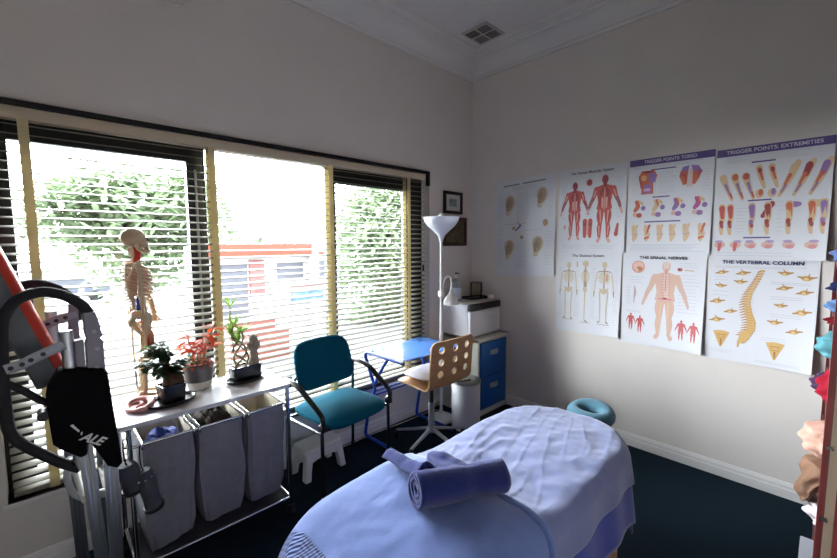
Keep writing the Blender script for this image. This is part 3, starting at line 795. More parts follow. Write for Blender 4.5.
# ================================================================== STEP STOOL under the chair
so = thing('step_stool', 'small white plastic step stool on the carpet under the teal chair', 'stool', (-1.852, -.165, 0), R(4))
bm = BM(); prism(bm, rrect(-.14, .14, -.09, .09, .035), lambda u, v, w: (u*(1-.0*w), v, w), .165, .2); part('top', bm, white_plastic, so, local=True, bevel=.012)
for s in (-1, 1):
    for q in (-1, 1):
        bm = BM(); lv = [(.0, 1.16), (.06, 1.1), (.12, 1.05), (.175, 1.0)]; rs = []
        for z, f in lv:
            w = .042+.018*(z/.175)**3
            rs.append([bm.verts.new((s*(.136*f-w/2)+a*w/2, q*(.088*f-.022)+b*.024, z)) for a, b in ((-1,-1),(1,-1),(1,1),(-1,1))])
        for A, B in zip(rs, rs[1:]):
            for k in range(4): bm.faces.new((A[k], A[(k+1) % 4], B[(k+1) % 4], B[k]))
        bm.faces.new(rs[0][::-1]); bm.faces.new(rs[-1]); part('leg', bm, white_plastic, so, local=True, bevel=.006)
bm = BM()
for q in (-1, 1):
    arch = [(-.12, .17), (.12, .17), (.12, .10), (.095, .112), (.06, .122), (0, .126), (-.06, .122), (-.095, .112), (-.12, .10)]
    prism(bm, arch, lambda u, v, w: (u, w, v), q*.084-.006, q*.084+.006)
for s in (-1, 1):
    arch = [(-.07, .17), (.07, .17), (.07, .11), (.03, .125), (-.03, .125), (-.07, .11)]
    prism(bm, arch, lambda u, v, w: (w, u, v), s*.134-.006, s*.134+.006)
part('apron', bm, white_plastic, so, local=True)
# ================================================================== BLUE DESK
blue_tube = mat('blue_paint_metal', (38, 76, 176), .35)
dk = thing('computer_desk', 'small blue tubular desk with a glass top below the blind', 'desk', (-1.07, -.25, 0))
DX0, DX1 = -1.355, -.80
gt = bpy.data.materials.new('blue_glass'); gt.use_nodes = True
_b = gt.node_tree.nodes['Principled BSDF']; _b.inputs['Base Color'].default_value = (*lin((110, 165, 240)), 1); _b.inputs['Roughness'].default_value = .04
_b.inputs['Alpha'].default_value = .6; _b.inputs['Specular IOR Level'].default_value = .9
bm = BM(); prism(bm, rrect(DX0+.012, DX1+.05, -.485, -.055, .03), lambda u, v, w: (u, v, w), .7, .708); part('glass_top', bm, gt, dk, ang=30)
for x in (DX0, DX1):
    bm = BM(); tube(bm, cr([(x, -.475, .688), (x, -.3, .688), (x, -.09, .688), (x, -.05, .672), (x, -.06, .62), (x, -.15, .45), (x, -.155, .40), (x, -.095, .33), (x, -.045, .1), (x, -.035, .03), (x, -.06, .014), (x, -.2, .014), (x, -.47, .014)], 5), .0125, 12)
    f = part('side_frame', bm, blue_tube, dk)
    bm = BM(); tube(bm, cr([(x, -.32, .685), (x, -.25, .6), (x, -.16, .46)], 4), .0115, 10); part('brace', bm, blue_tube, f)
    for y in (-.47, -.475):
        bm = BM(); z = .014 if y > -.472 else .688
        tube(bm, [(x, y, z), (x, y-.014, z)], .0135, 12); part('end_cap', bm, black_plastic, f)
for y, z in ((-.10, .345), (-.15, .40)):
    bm = BM(); tube(bm, [(DX0, y, z), (DX1, y, z)], .007, 10); part('cross_bar', bm, blue_tube, dk)
bm = BM(); tube(bm, [(DX0, -.09, .688), (DX1, -.09, .688)], .0095, 10); part('top_bar', bm, blue_tube, dk)

# ================================================================== BENT PLYWOOD SWIVEL CHAIR
ply = wood('birch_ply', (150, 108, 72), (172, 128, 88), (4, 40, 40), .45)
ply_edge = mat('ply_edge', (196, 160, 112), .5)
sw = thing('swivel_chair', 'plywood swivel chair with nine holes in its back, facing the desk', 'chair', (-1.04, -.45, 0))
# shell: a bent sheet with nine round holes, back leaning slightly
SHW = .225
SX = -1.02
def shell(u, v, w):   # u across (m), v along the sheet (m): 0 at seat front, rises past the bend
    if v < .32: p = (-.27-v, .49+.012*(.32-v)/.32+.0*v); nrm = (0, 1); y = p[0]; z = p[1]-.01*math.exp(-((v)/.06)**2)
    else:
        r = .06; t = (v-.32)/r
        if t < PI/2*.95: y = -.59-r*math.sin(t); z = .49+r*(1-math.cos(t)); nrm = (math.sin(t), math.cos(t))
        else:
            t0 = PI/2*.95; s = v-.32-t0*r; y = -.59-r*math.sin(t0)-s*math.cos(t0); z = .49+r*(1-math.cos(t0))+s*math.sin(t0); nrm = (math.sin(t0), math.cos(t0))
    if v < .32: nrm = (0, 1)
    cv = .022*(u/SHW)**2 if v > .36 else .022*(u/SHW)**2*max(0, (v-.28)/.08)
    return Vector((SX+u, y+cv+nrm[0]*w, z+nrm[1]*w))
VTOT = .32+PI/2*.95*.06+.30
def hw(v):   # half width with rounded corners at both ends
    e = min(v, VTOT-v); r = .055
    return SHW-(r-math.sqrt(max(0, r*r-(r-min(e, r))**2)))*.9
holes = [(hx*.135, VTOT-.065-.088*k) for hx in (-1, 0, 1) for k in range(3)]
HR = .026
bm = BM()
NU, NV = 60, 96
def cell_in(u, v): return any((u-a)**2+(v-b)**2 < HR*HR for a, b in holes)
vid = {}
def pt(i, j):
    if (i, j) in vid: return vid[(i, j)]
    v = VTOT*j/NV; v = min(max(v, .0005), VTOT-.0005); h = hw(v); u = -h+2*h*i/NU
    for a, b in holes:    # pull points near the rim of a hole onto it
        d = math.hypot(u-a, v-b)
        if abs(d-HR) < .0048 and d > 0: u = a+(u-a)*HR/d; v = b+(v-b)*HR/d
    vid[(i, j)] = (u, v); return (u, v)
fv = {}
def vert(i, j, w):
    k = (i, j, w)
    if k not in fv: u, v = pt(i, j); fv[k] = bm.verts.new(shell(u, v, w))
    return fv[k]
solid_c = set()
for i in range(NU):
    for j in range(NV):
        q = [pt(i, j), pt(i+1, j), pt(i+1, j+1), pt(i, j+1)]
        cu, cv_ = sum(a for a, _ in q)/4, sum(b for _, b in q)/4
        if not cell_in(cu, cv_): solid_c.add((i, j))
T2 = .006
for i, j in solid_c:
    for w, rev in ((T2, False), (-T2, True)):
        q = [vert(i, j, w), vert(i+1, j, w), vert(i+1, j+1, w), vert(i, j+1, w)]
        bm.faces.new(q[::-1] if rev else q)
    for (di, dj), (a, b) in {(0,-1): ((0,0),(1,0)), (1,0): ((1,0),(1,1)), (0,1): ((1,1),(0,1)), (-1,0): ((0,1),(0,0))}.items():
        if (i+di, j+dj) not in solid_c:
            A, B = (i+a[0], j+a[1]), (i+b[0], j+b[1])
            f = bm.faces.new((vert(*A, T2), vert(*B, T2), vert(*B, -T2), vert(*A, -T2))); f.material_index = 1
part('shell', bm, [ply, ply_edge], sw, ang=50)
cxs, cys = -1.04, -.45
grey_leg = mat('grey_painted_metal', (150, 150, 152), .4, .3)
bm = BM(); tube(bm, [(cxs, cys, .08), (cxs, cys, .31)], .024, 16); part('column', bm, grey_leg, sw)
bm = BM(); tube(bm, [(cxs, cys, .31), (cxs, cys, .455)], .016, 14); box(bm, cxs-.07, cxs+.07, cys-.07, cys+.07, .455, .478, .006); part('gas_lift', bm, black_plastic, sw)
bm = BM(); tube(bm, [(cxs+.03, cys-.02, .462), (cxs+.17, cys-.12, .462), (cxs+.26, cys-.17, .468)], [.006, .006, .01], 8, flat=.6); part('height_lever', bm, black_plastic, sw)
bm = BM(); lathe(bm, [(0, .125), (.03, .125), (.036, .11), (.036, .085), (0, .08)], (cxs, cys, 0), 18); part('hub', bm, grey_leg, sw)
for k in range(5):
    a = R(121+72*k); L = .28
    e = Vector((cxs+math.cos(a)*L, cys+math.sin(a)*L, .062)); b = Vector((cxs+math.cos(a)*.03, cys+math.sin(a)*.03, .105))
    bm = BM(); tube(bm, [b, b.lerp(e, .5), e], [.019, .015, .012], 8, flat=.75); l = part('leg', bm, grey_leg, sw)
    bm = BM(); s = Vector((-math.sin(a), math.cos(a), 0))
    for q in (-1, 1): tube(bm, [e+s*q*.006+Vector((0, 0, -.038)), e+s*q*.02+Vector((0, 0, -.038))], .024, 14)
    tube(bm, [e+Vector((0, 0, -.03)), e+Vector((0, 0, .004))], .008, 8); part('castor', bm, black_plastic, l)
# seat cushion
cu = mat('pale_cushion', (206, 202, 200), .95, var=.05, vscale=20, bump=.2, bscale=200)
bm = BM(); r = bmesh.ops.create_icosphere(bm, subdivisions=4, radius=1)
for q in r['verts']:
    p = q.co; cx = math.copysign(abs(p.x)**.55, p.x); cy = math.copysign(abs(p.y)**.55, p.y)
    q.co = Vector((SX+cx*.185*(1-.12*abs(p.z)), -.42+cy*.155*(1-.12*abs(p.z)), .5075+.036+p.z*.036*(1+.25*nz(p.x*3, p.y*3))+.008*(cy > 0)*-cy))
single('seat_cushion', bm, cu, (SX, -.42, .5), 'off-white cushion lying on the plywood swivel chair seat', 'cushion')

# ================================================================== BIN
bx, by = -.672, -.487
bn = thing('pedal_bin', 'pale grey cylindrical pedal bin with steel lid beside the drawers', 'bin', (bx, by, 0))
bm = BM(); lathe(bm, [(0, .012), (.116, .012), (.117, .39), (.112, .395), (0, .395)], (bx, by, 0), 40); part('body', bm, mat('pale_grey_enamel', (206, 206, 208), .35), bn)
bm = BM(); lathe(bm, [(.119, 0), (.119, .016), (.1, .018), (0, .018)], (bx, by, 0), 40); part('base_ring', bm, black_plastic, bn)
bm = BM(); lathe(bm, [(.119, .393), (.121, .4), (.119, .412), (.1, .424), (.06, .43), (0, .432)], (bx, by, 0), 40); lathe(bm, [(.119, .393), (.0, .394)], (bx, by, 0), 40); part('lid', bm, mat('brushed_steel', (176, 174, 170), .28, 1.0), bn)
bm = BM(); box(bm, bx+.03, bx+.07, by+.1, by+.128, .395, .43, .005); part('hinge', bm, black_plastic, bn)
bm = BM(); box(bm, bx-.045, bx-.0, by-.165, by-.11, .012, .022, .003); part('pedal', bm, black_plastic, bn)

# ================================================================== FLOOR LAMP
wl = mat('white_lamp_metal', (232, 230, 226), .4)
shade_m = leafmat('frosted_shade', (236, 238, 244), (240, 242, 248), .35, .45)
px, py = -.70, -.235
fl = thing('floor_lamp', 'white uplighter floor lamp with a reading light on its pole in the corner', 'lamp', (px, py, 0))
bm = BM(); lathe(bm, [(0, 0), (.112, 0), (.116, .008), (.108, .022), (.05, .03), (.018, .045), (0, .045)], (px, py, 0), 36); part('base', bm, wl, fl)
bm = BM(); tube(bm, [(px, py, .03), (px, py, .9), (px, py, 1.0), (px, py, 1.56)], [.0125, .0125, .011, .011], 14); part('pole', bm, wl, fl)
bm = BM()
pr = [(.016, 1.535), (.02, 1.56), (.034, 1.59), (.07, 1.625), (.115, 1.665), (.142, 1.705), (.15, 1.735)]
lathe(bm, pr+[(r-.004, z+.002) for r, z in reversed(pr)], (px, py, 0), 40); part('bowl_shade', bm, shade_m, fl)
bm = BM(); lathe(bm, [(0, 1.58), (.016, 1.58), (.02, 1.66), (.03, 1.70), (.028, 1.745), (.014, 1.765), (0, 1.77)], (px, py, 0), 18); part('bulb', bm, mat('bulb_glass', (238, 238, 236), .3), fl)
bm = BM(); box(bm, px-.022, px+.022, py-.022, py+.022, 1.07, 1.12, .008); sl = part('switch_collar', bm, wl, fl)
bm = BM(); tube(bm, cr([(px+.012, py-.004, 1.1), (px+.016, py-.008, 1.17), (px+.03, py-.018, 1.222), (px+.062, py-.03, 1.238), (px+.085, py-.035, 1.215), (px+.09, py-.036, 1.14), (px+.086, py-.036, 1.09)], 6), .0075, 10); ra = part('reading_arm', bm, wl, fl)
bm = BM(); pr = [(.009, 1.125), (.016, 1.11), (.026, 1.085), (.05, 1.06), (.062, 1.03), (.066, 1.0)]
lathe(bm, pr+[(r-.003, z) for r, z in reversed(pr)], (px+.086, py-.036, 0), 30); part('reading_shade', bm, wl, ra)
bm = BM(); tube(bm, cr([(px+.1, py+.05, .02), (px+.06, py+.16, .008), (-1.0, -.06, .006), (-1.3, -.045, .006), (-1.6, -.05, .006)], 8), .0035, 6); part('power_cord', bm, white_plastic, fl)
# dark cord along the skirting
bm = BM(); tube(bm, cr([(-.5, -.035, .006), (-.9, -.10, .006), (-1.2, -.085, .006), (-1.45, -.12, .006), (-1.62, -.06, .006), (-1.9, -.05, .006)], 8), .0035, 6)
single('power_cord', bm, mat('black_rubber', (14, 14, 15), .6), (-1.2, -.08, 0), 'black power cord lying on the carpet along the wall under the window', 'cord')

# ================================================================== DRAWER CABINET
cream = mat('cream_cabinet_paint', (204, 206, 192), .45, var=.02, vscale=4)
drblue = mat('blue_drawer_front', (18, 84, 152), .4)
c0, c1, cf, cb = -.465, -.03, -.45, -.02
dc = thing('drawer_cabinet', 'cream two-drawer cabinet with blue drawer fronts in the corner', 'cabinet', ((c0+c1)/2, -.23, 0))
bm = BM(); box(bm, c0, c0+.02, cf, cb, 0, .69, .002); box(bm, c1-.02, c1, cf, cb, 0, .69, .002); box(bm, c0, c1, cf-.004, cb, .662, .69, .003); box(bm, c0+.02, c1-.02, cf+.01, cb, 0, .06); box(bm, c0+.02, c1-.02, cb-.02, cb, .06, .662); box(bm, c0+.02, c1-.02, cf+.02, cb-.02, .335, .345)
part('body', bm, cream, dc)
hm = mat('satin_handle', (168, 172, 178), .35, .9)
for z0, z1 in ((.062, .345), (.351, .655)):
    bm = BM(); box(bm, c0+.03, c1-.03, cf-.012, cf+.01, z0, z1, .004); box(bm, c0+.035, c1-.035, cf+.01, cb-.04, z0+.02, z1-.05); d = part('drawer', bm, drblue, dc)
    bm = BM(); zc = (z0+z1)/2+.045; xm = (c0+c1)/2
    ell(bm, (xm, cf-.013, zc), (.052, .022, .024), u=20, v=12)
    for q in bm.verts:
        if q.co.z < zc-.010: q.co.z = zc-.010
    box(bm, xm-.058, xm+.058, cf-.0145, cf-.011, zc-.012, zc+.028, .001)
    part('cup_handle', bm, hm, d)
# ================================================================== MINI FRIDGE on the cabinet
fw = mat('fridge_white', (222, 224, 228), .35)
f0, f1, ff, fb = -.493, -.05, -.385, -.03
fr = thing('mini_fridge', 'small white fridge with dark top edge on the drawer cabinet', 'fridge', ((f0+f1)/2, -.2, .69))
bm = BM(); box(bm, f0, f1, ff+.035, fb, .705, .985, .006); part('body', bm, fw, fr)
bm = BM(); box(bm, f0, f1, ff, ff+.033, .705, .930, .008); do = part('door', bm, fw, fr)
bm = BM(); box(bm, f0+.16, f1-.12, ff-.012, ff+.002, .905, .916, .003); part('handle', bm, fw, do)
bm = BM(); box(bm, f0+.002, f1+.0, ff-.004, ff+.036, .933, .992, .006); part('control_strip', bm, black_plastic, fr)
bm = BM(); box(bm, f0, f1, ff+.02, fb, .986, 1.0, .005); part('top_panel', bm, mat('fridge_top', (196, 190, 176), .45), fr)
for x in (f0+.04, f1-.04):
    for y in (ff+.04, fb-.04):
        bm = BM(); tube(bm, [(x, y, .69), (x, y, .706)], .016, 10); part('foot', bm, black_plastic, fr)
# tray, jug, soap bottle, folded cloth
bm = BM(); M = Matrix.Translation((-.155, -.17, 1.0)) @ Matrix.Rotation(R(-8), 4, 'Z')
rs = [[bm.verts.new(M @ Vector((u, v, z))) for u, v in rrect(-.14*s, .14*s, -.085*s, .085*s, .02, 4)] for s, z in ((.9, 0), (1, .014), (.97, .014), (.89, .004))]
for A, B in zip(rs, rs[1:]):
    for k in range(len(A)): bm.faces.new((A[k], A[(k+1) % len(A)], B[(k+1) % len(A)], B[k]))
bm.faces.new(rs[0][::-1]); bm.faces.new(rs[-1])
single('tray', bm, mat('dark_tray', (44, 42, 42), .35), (-.155, -.17, 1.0), 'dark serving tray lying on top of the small fridge', 'tray')
gj = glass('jug_glass', (240, 238, 232), .05, .05)
jg = thing('glass_jug', 'clear glass water jug standing on the dark tray', 'jug', (-.115, -.15, 1.005))
bm = BM(); pr = [(0, 1.006), (.052, 1.006), (.056, 1.02), (.058, 1.08), (.056, 1.13), (.06, 1.145)]
lathe(bm, pr+[(r-.003, z) for r, z in reversed(pr[2:])]+[(0, 1.012)], (-.115, -.15, 0), 30); part('body', bm, gj, jg)
bm = BM(); lathe(bm, [(.0585, 1.138), (.063, 1.143), (.0585, 1.149), (.056, 1.143), (.0585, 1.138)], (-.115, -.15, 0), 30); part('rim', bm, mat('jug_rim', (120, 116, 108), .2), jg)
bm = BM(); tube(bm, cr([(-.06, -.15, 1.125), (-.03, -.15, 1.13), (-.022, -.15, 1.09), (-.03, -.15, 1.05), (-.058, -.15, 1.035)], 5), .006, 8); part('handle', bm, mat('jug_handle', (150, 146, 138), .2), jg)
sb = thing('soap_bottle', 'clear pump bottle with white label at the back of the fridge top', 'bottle', (-.375, -.12, 1.0))
bm = BM(); lathe(bm, [(0, 1.0), (.05, 1.0), (.052, 1.01), (.052, 1.15), (.046, 1.175), (.02, 1.195), (.016, 1.21), (0, 1.21)], (-.375, -.12, 0), 30); part('body', bm, mat('cloudy_bottle', (150, 158, 156), .2, spec=.5), sb)
bm = BM(); lathe(bm, [(.0532, 1.012), (.0536, 1.02), (.0536, 1.108), (.0532, 1.116), (.0525, 1.116), (.0525, 1.012), (.0532, 1.012)], (-.375, -.12, 0), 30); part('label', bm, mat('bottle_label', (206, 214, 228), .5), sb)
bm = BM(); lathe(bm, [(.018, 1.205), (.018, 1.222), (.007, 1.226), (.006, 1.24), (0, 1.24)], (-.375, -.12, 0), 18); pu = part('cap', bm, white_plastic, sb)
bm = BM(); tube(bm, [(-.375, -.12, 1.24), (-.375, -.12, 1.252)], .010, 12); tube(bm, [(-.378, -.12, 1.247), (-.345, -.13, 1.244)], .005, 8); part('pump', bm, black_plastic, pu)
bm = BM(); lathe(bm, [(0, 1.0), (.03, 1.0), (.036, 1.012), (.034, 1.03), (.02, 1.038), (0, 1.04)], (-.07, -.29, 0), 20, 1.0, .8)
single('soap_dish', bm, white_plastic, (-.07, -.29, 1.0), 'small rounded white dish on the fridge top near the wall', 'dish')

# ================================================================== TWO SMALL PICTURES
def picture(x0, x1, z0, z1, label, fw_, fm, mount, art):
    t = thing('framed_picture', label, 'picture', ((x0+x1)/2, 0, (z0+z1)/2))
    bm = BM()
    for a in ((x0, x1, z1-fw_, z1), (x0, x1, z0, z0+fw_), (x0, x0+fw_, z0+fw_, z1-fw_), (x1-fw_, x1, z0+fw_, z1-fw_)): box(bm, a[0], a[1], -.022, -.001, a[2], a[3], .003)
    part('frame', bm, fm, t)
    bm = BM(); box(bm, x0+fw_*.8, x1-fw_*.8, -.010, -.003, z0+fw_*.8, z1-fw_*.8); part('mount', bm, mount, t, smooth=False)
    k = .05 if mount is not art else .0
    bm = BM(); box(bm, x0+fw_+k, x1-fw_-k, -.0112, -.0098, z0+fw_+k*.8, z1-fw_-k*.8); part('print', bm, art, t, smooth=False)
picture(-.425, -.165, 1.795, 2.0, 'small black framed picture with pale mount, upper of two above the lamp', .028, mat('black_frame_wood', (24, 22, 22), .4), mat('cream_mount', (206, 202, 190), .8), mat('teal_landscape', (96, 116, 124), .6, rgb2=(150, 164, 160), vscale=14))
picture(-.43, -.10, 1.495, 1.765, 'dark wooden framed landscape picture partly behind the lamp bowl, lower of two', .034, wood('dark_frame_wood', (62, 42, 32), (84, 58, 42)), mat('dark_landscape', (54, 56, 40), .6, rgb2=(112, 100, 70), vscale=9), mat('dark_landscape', (54, 56, 40)))
# ================================================================== MASSAGE TABLE
MX0, MX1, MY0, MY1 = -2.72, -1.075, -1.925, -1.295
CR_ = .30
beech = wood('beech_wood', (196, 150, 104), (214, 172, 126), (6, 6, 40))
vinyl = mat('teal_vinyl', (60, 104, 128), .5)
mt = thing('massage_table', 'long massage table draped with lavender towels, padded ring at its head', 'massage table', (-1.9, -1.61, 0))
bm = BM(); prism(bm, rrect(MX0, MX1, MY0, MY1, CR_, 10), lambda u, v, w: (u, v, w), .525, .578); part('pad', bm, vinyl, mt, bevel=.015)
bm = BM()
for a in ((MX0+.05, MX1-.05, MY0+.03, MY0+.055), (MX0+.05, MX1-.05, MY1-.055, MY1-.03), (MX0+.05, MX0+.075, MY0+.055, MY1-.055), (MX1-.075, MX1-.05, MY0+.055, MY1-.055)):
    box(bm, a[0]+(.15 if a[1]-a[0] > .5 else 0), a[1]-(.15 if a[1]-a[0] > .5 else 0), a[2]+(.12 if a[1]-a[0] < .5 else 0), a[3]-(.12 if a[1]-a[0] < .5 else 0), .45, .527, .003)
part('rail', bm, beech, mt)
for x in (MX0+.2, MX1-.2):
    for y in (MY0+.06, MY1-.06):
        bm = BM(); box(bm, x-.022, x+.022, y-.016, y+.016, .012, .53, .004); l = part('leg', bm, beech, mt)
        bm = BM(); box(bm, x-.024, x+.024, y-.018, y+.018, 0, .014, .003); part('rubber_foot', bm, black_plastic, l)
# padded ring on its two rods at the head end
FX, FY, FZ = -.985, -1.625, .578
bm = BM(); ring = [(FX+.072*math.cos(2*PI*k/36), FY+.088*math.sin(2*PI*k/36), FZ+.012*math.cos(2*PI*k/36)) for k in range(36)]
tube(bm, ring, [.043+.004*math.cos(4*PI*k/36) for k in range(36)], 14, closed=True)
part('face_cushion', bm, mat('face_ring_cover', (62, 106, 124), .85, sheen=.2, bump=.1, bscale=200), mt)
bm = BM()
for s in (-1, 1): tube(bm, [(MX1-.05, FY+s*.06, .55), (FX-.05, FY+s*.06, .56), (FX, FY+s*.06, .57)], .008, 8)
part('support_rod', bm, alu_dull, mt)

# ---- cloth draped over the table: planar cloth coordinates (x,y) -> surface
def sdf(x, y):
    cx, cy = (MX0+MX1)/2, (MY0+MY1)/2; hx, hy = (MX1-MX0)/2-CR_, (MY1-MY0)/2-CR_
    dx, dy = abs(x-cx)-hx, abs(y-cy)-hy
    ox_, oy_ = max(dx, 0), max(dy, 0); l = math.hypot(ox_, oy_)
    d = l+min(max(dx, dy), 0)-CR_
    sxn, syn = math.copysign(1, x-cx), math.copysign(1, y-cy)
    if l > 1e-6: n = (sxn*ox_/l, syn*oy_/l)
    else: n = (sxn, 0) if dx > dy else (0, syn)
    return d, n
def top_z(x, y):
    hump = .074*math.exp(-((x+2.17)/.17)**2)+.032*math.exp(-((x+2.42)/.16)**2)
    e = max(0, 1-((y+1.61)/.33)**4)
    z = .592+hump*(.34+.66*e)+.012*math.exp(-((x+1.5)/.35)**2)
    return z
def drape(x, y, off, wr=1.0, seed=0.0, flare=.10):
    d, n = sdf(x, y); rr = .045
    q = nz(x*2.6+seed, y*13-x*3.0, seed*2); cre = max(0, 1-abs(q)*5)**2*(.5+.5*nz(x*3, y*3, seed+7))
    # wrinkles: long soft diagonal folds on top
    w = .007*wr*nz(x*3.2+seed, y*9-x*4, seed)+.005*wr*nz(x*7+y*9+seed, y*4, 3)+.0022*wr*nz(x*22, y*22, seed)+.005*wr*cre
    if d <= -rr:
        return Vector((x, y, top_z(x, y)+off+w))
    e = d+rr                                  # arc length past the start of the rounding
    qx, qy = x-n[0]*d, y-n[1]*d               # nearest point on the outline
    tz = top_z(qx, qy)
    if e < rr*PI/2:
        a = e/rr; out = -rr+rr*math.sin(a); dz = rr*(1-math.cos(a))
    else:
        s = e-rr*PI/2; out = flare*s; dz = rr+s*.995
    per = qx*1.0+qy*1.3+math.atan2(n[1], n[0])*.25
    fold = min(1, max(0, e-.03)/.12)
    out += .006*fold*(math.sin(per*21)+.8*nz(per*7, 4))
    ww = w*(1-min(1, e/.1))
    o = off+out
    return Vector((qx+n[0]*o, qy+n[1]*o, tz+off*max(0, 1-e/.06)-dz+ww))
def cloth_mat(name, rgb, stripes=False, rgb2=None):
    m = mat(name, rgb, .95, spec=.1, sheen=.35, var=.05, vscale=25)
    nt = m.node_tree; N = nt.nodes; L = nt.links; b = N['Principled BSDF']
    uv = N.new('ShaderNodeTexCoord')
    n1 = N.new('ShaderNodeTexNoise'); n1.inputs['Scale'].default_value = 170; n1.inputs['Detail'].default_value = 2
    L.new(uv.outputs['UV'], n1.inputs['Vector'])
    h = n1.outputs['Fac']
    b1 = N.new('ShaderNodeBump'); b1.inputs['Strength'].default_value = .22; b1.inputs['Distance'].default_value = .004
    L.new(h, b1.inputs['Height']); last = b1
    if stripes:
        # woven border: ribs across the cloth between two cloth positions (x in metres)
        sp = N.new('ShaderNodeSeparateXYZ'); L.new(uv.outputs['UV'], sp.inputs[0])
        def ramp(x, lo, hi):
            a = N.new('ShaderNodeMath'); a.operation = 'GREATER_THAN'; a.inputs[1].default_value = lo; L.new(x, a.inputs[0])
            c = N.new('ShaderNodeMath'); c.operation = 'LESS_THAN'; c.inputs[1].default_value = hi; L.new(x, c.inputs[0])
            d = N.new('ShaderNodeMath'); d.operation = 'MULTIPLY'; L.new(a.outputs[0], d.inputs[0]); L.new(c.outputs[0], d.inputs[1]); return d.outputs[0]
        def wave(x, f):
            a = N.new('ShaderNodeMath'); a.operation = 'MULTIPLY'; a.inputs[1].default_value = f; L.new(x, a.inputs[0])
            s = N.new('ShaderNodeMath'); s.operation = 'SINE'; L.new(a.outputs[0], s.inputs[0]); return s.outputs[0]
        msk = ramp(sp.outputs['X'], *stripes)
        w1 = wave(sp.outputs['X'], 2*PI/.0135); w2 = wave(sp.outputs['Y'], 2*PI/.0115)
        ad = N.new('ShaderNodeMath'); ad.operation = 'ADD'; L.new(w1, ad.inputs[0]); L.new(w2, ad.inputs[1])
        mu = N.new('ShaderNodeMath'); mu.operation = 'MULTIPLY'; L.new(ad.outputs[0], mu.inputs[0]); L.new(msk, mu.inputs[1])
        b2 = N.new('ShaderNodeBump'); b2.inputs['Strength'].default_value = .9; b2.inputs['Distance'].default_value = .004
        L.new(mu.outputs[0], b2.inputs['Height']); L.new(b1.outputs['Normal'], b2.inputs['Normal']); last = b2
    L.new(last.outputs['Normal'], b.inputs['Normal'])
    return m
def cloth(name, x0, x1, y0, y1, off, m, label, cat, nu, nv, wr=1.0, seed=0.0, group=None, edge=None, flare=.1):
    bm = BM()
    def f(u, v):
        y = y0+(y1-y0)*v; x = x0+(x1-x0)*u
        if edge: x += edge(u, v)
        return drape(x, y, off, wr, seed, .12)
    grid(bm, f, nu, nv, uvn=lambda u, v: (x0+(x1-x0)*u, y0+(y1-y0)*v))
    o = single(name, bm, m, (-1.9, -1.61, .58), label, cat, group, ang=75, solid=.007)
    return o
navy_sheet = cloth_mat('navy_sheet', (46, 60, 138))
lav = cloth_mat('lavender_towel', (98, 106, 146))
lav2 = cloth_mat('lavender_towel_border', (90, 108, 160), stripes=(-2.95, -2.585))
cloth('table_cover', MX0-.2, MX1+.19, MY0-.29, MY1+.29, .004, navy_sheet, 'dark blue cover hanging below the lavender towels on the massage table', 'cover', 110, 64, .6, 2.0, flare=.16)
cloth('bath_towel', -2.12, MX1+.08, MY0-.115, MY1+.17, .014, lav, 'smooth lavender towel spread over the head half of the massage table', 'towel', 170, 120, 1.2, 5.0)
def e2(u, v): return (.012*math.sin(v*7)+.02*nz(v*3, 1))*u
cloth('bath_towel', MX0-.25, -2.065, MY0-.12, MY1+.22, .023, lav2, 'lavender towel with woven border spread over the foot half of the massage table', 'towel', 90, 80, .9, 9.0, edge=e2)
# folded ridge along the upper edge of the foot towel
bm = BM(); pts = []
for k in range(25):
    v = .03+.47*k/24; y = MY0-.12+(MY1-MY0+.34)*v
    p = drape(-2.068+e2(1, v), y, .030, .9, 9.0); pts.append(p)
    
tube(bm, pts, [.011+.004*nz(k*.4, 2) for k in range(25)], 8, flat=1.2)
rdg = bpy.data.objects.new('folded_hem', fin(bm, 'folded_hem', lav2)); COL.objects.link(rdg)
tow2 = [o for o in bpy.data.objects if o.name.startswith('bath_towel') and 'foot half' in o.get('label', '')][0]
rdg.parent = tow2; rdg.matrix_parent_inverse = Matrix.Translation(-tow2.location)

# ---- rolled navy towel
navy = mat('navy_terry', (30, 39, 96), .98, spec=.05, bump=.6, bscale=260, sheen=.25, var=.12, vscale=60)
rt = thing('rolled_towel', 'rolled navy towel with a loose end lying across the lavender towels', 'towel', (-2.11, -1.66, .66))
def tz(x, y): return top_z(x, y)+.03
A = Vector((-2.305, -1.615, 0)); B = Vector((-2.02, -1.73, 0))
A.z = tz(A.x, A.y)+.056; B.z = tz(B.x, B.y)+.056
ax = (B-A).normalized(); up = Vector((0,0,1)); up = (up-ax*up.dot(ax)).normalized(); sd = ax.cross(up)   # sd: towards the camera side or away
bm = BM(); turns = 3.2; nk = 90
def spiral(u, v):
    t = u*turns*2*PI; r = .012+.0152*t/(2*PI)
    p = A.lerp(B, v)
    pinch = 1-.10*math.exp(-((v-.62)/.1)**2)+.05*nz(v*3, 5)
    bul = 1+.04*nz(math.cos(t)*1.5, math.sin(t)*1.5, v*4)
    aa = t+.25
    c = math.cos(aa)*1.08; s = math.sin(aa)*.92
    return p+(sd*c+up*s)*r*pinch*bul+ax*(.006*nz(t*.7, 9)+.012*(1-2*v)*(-u*.6))
grid(bm, spiral, nk, 22)
part('roll', bm, navy, rt, solid=.0125, ang=80)
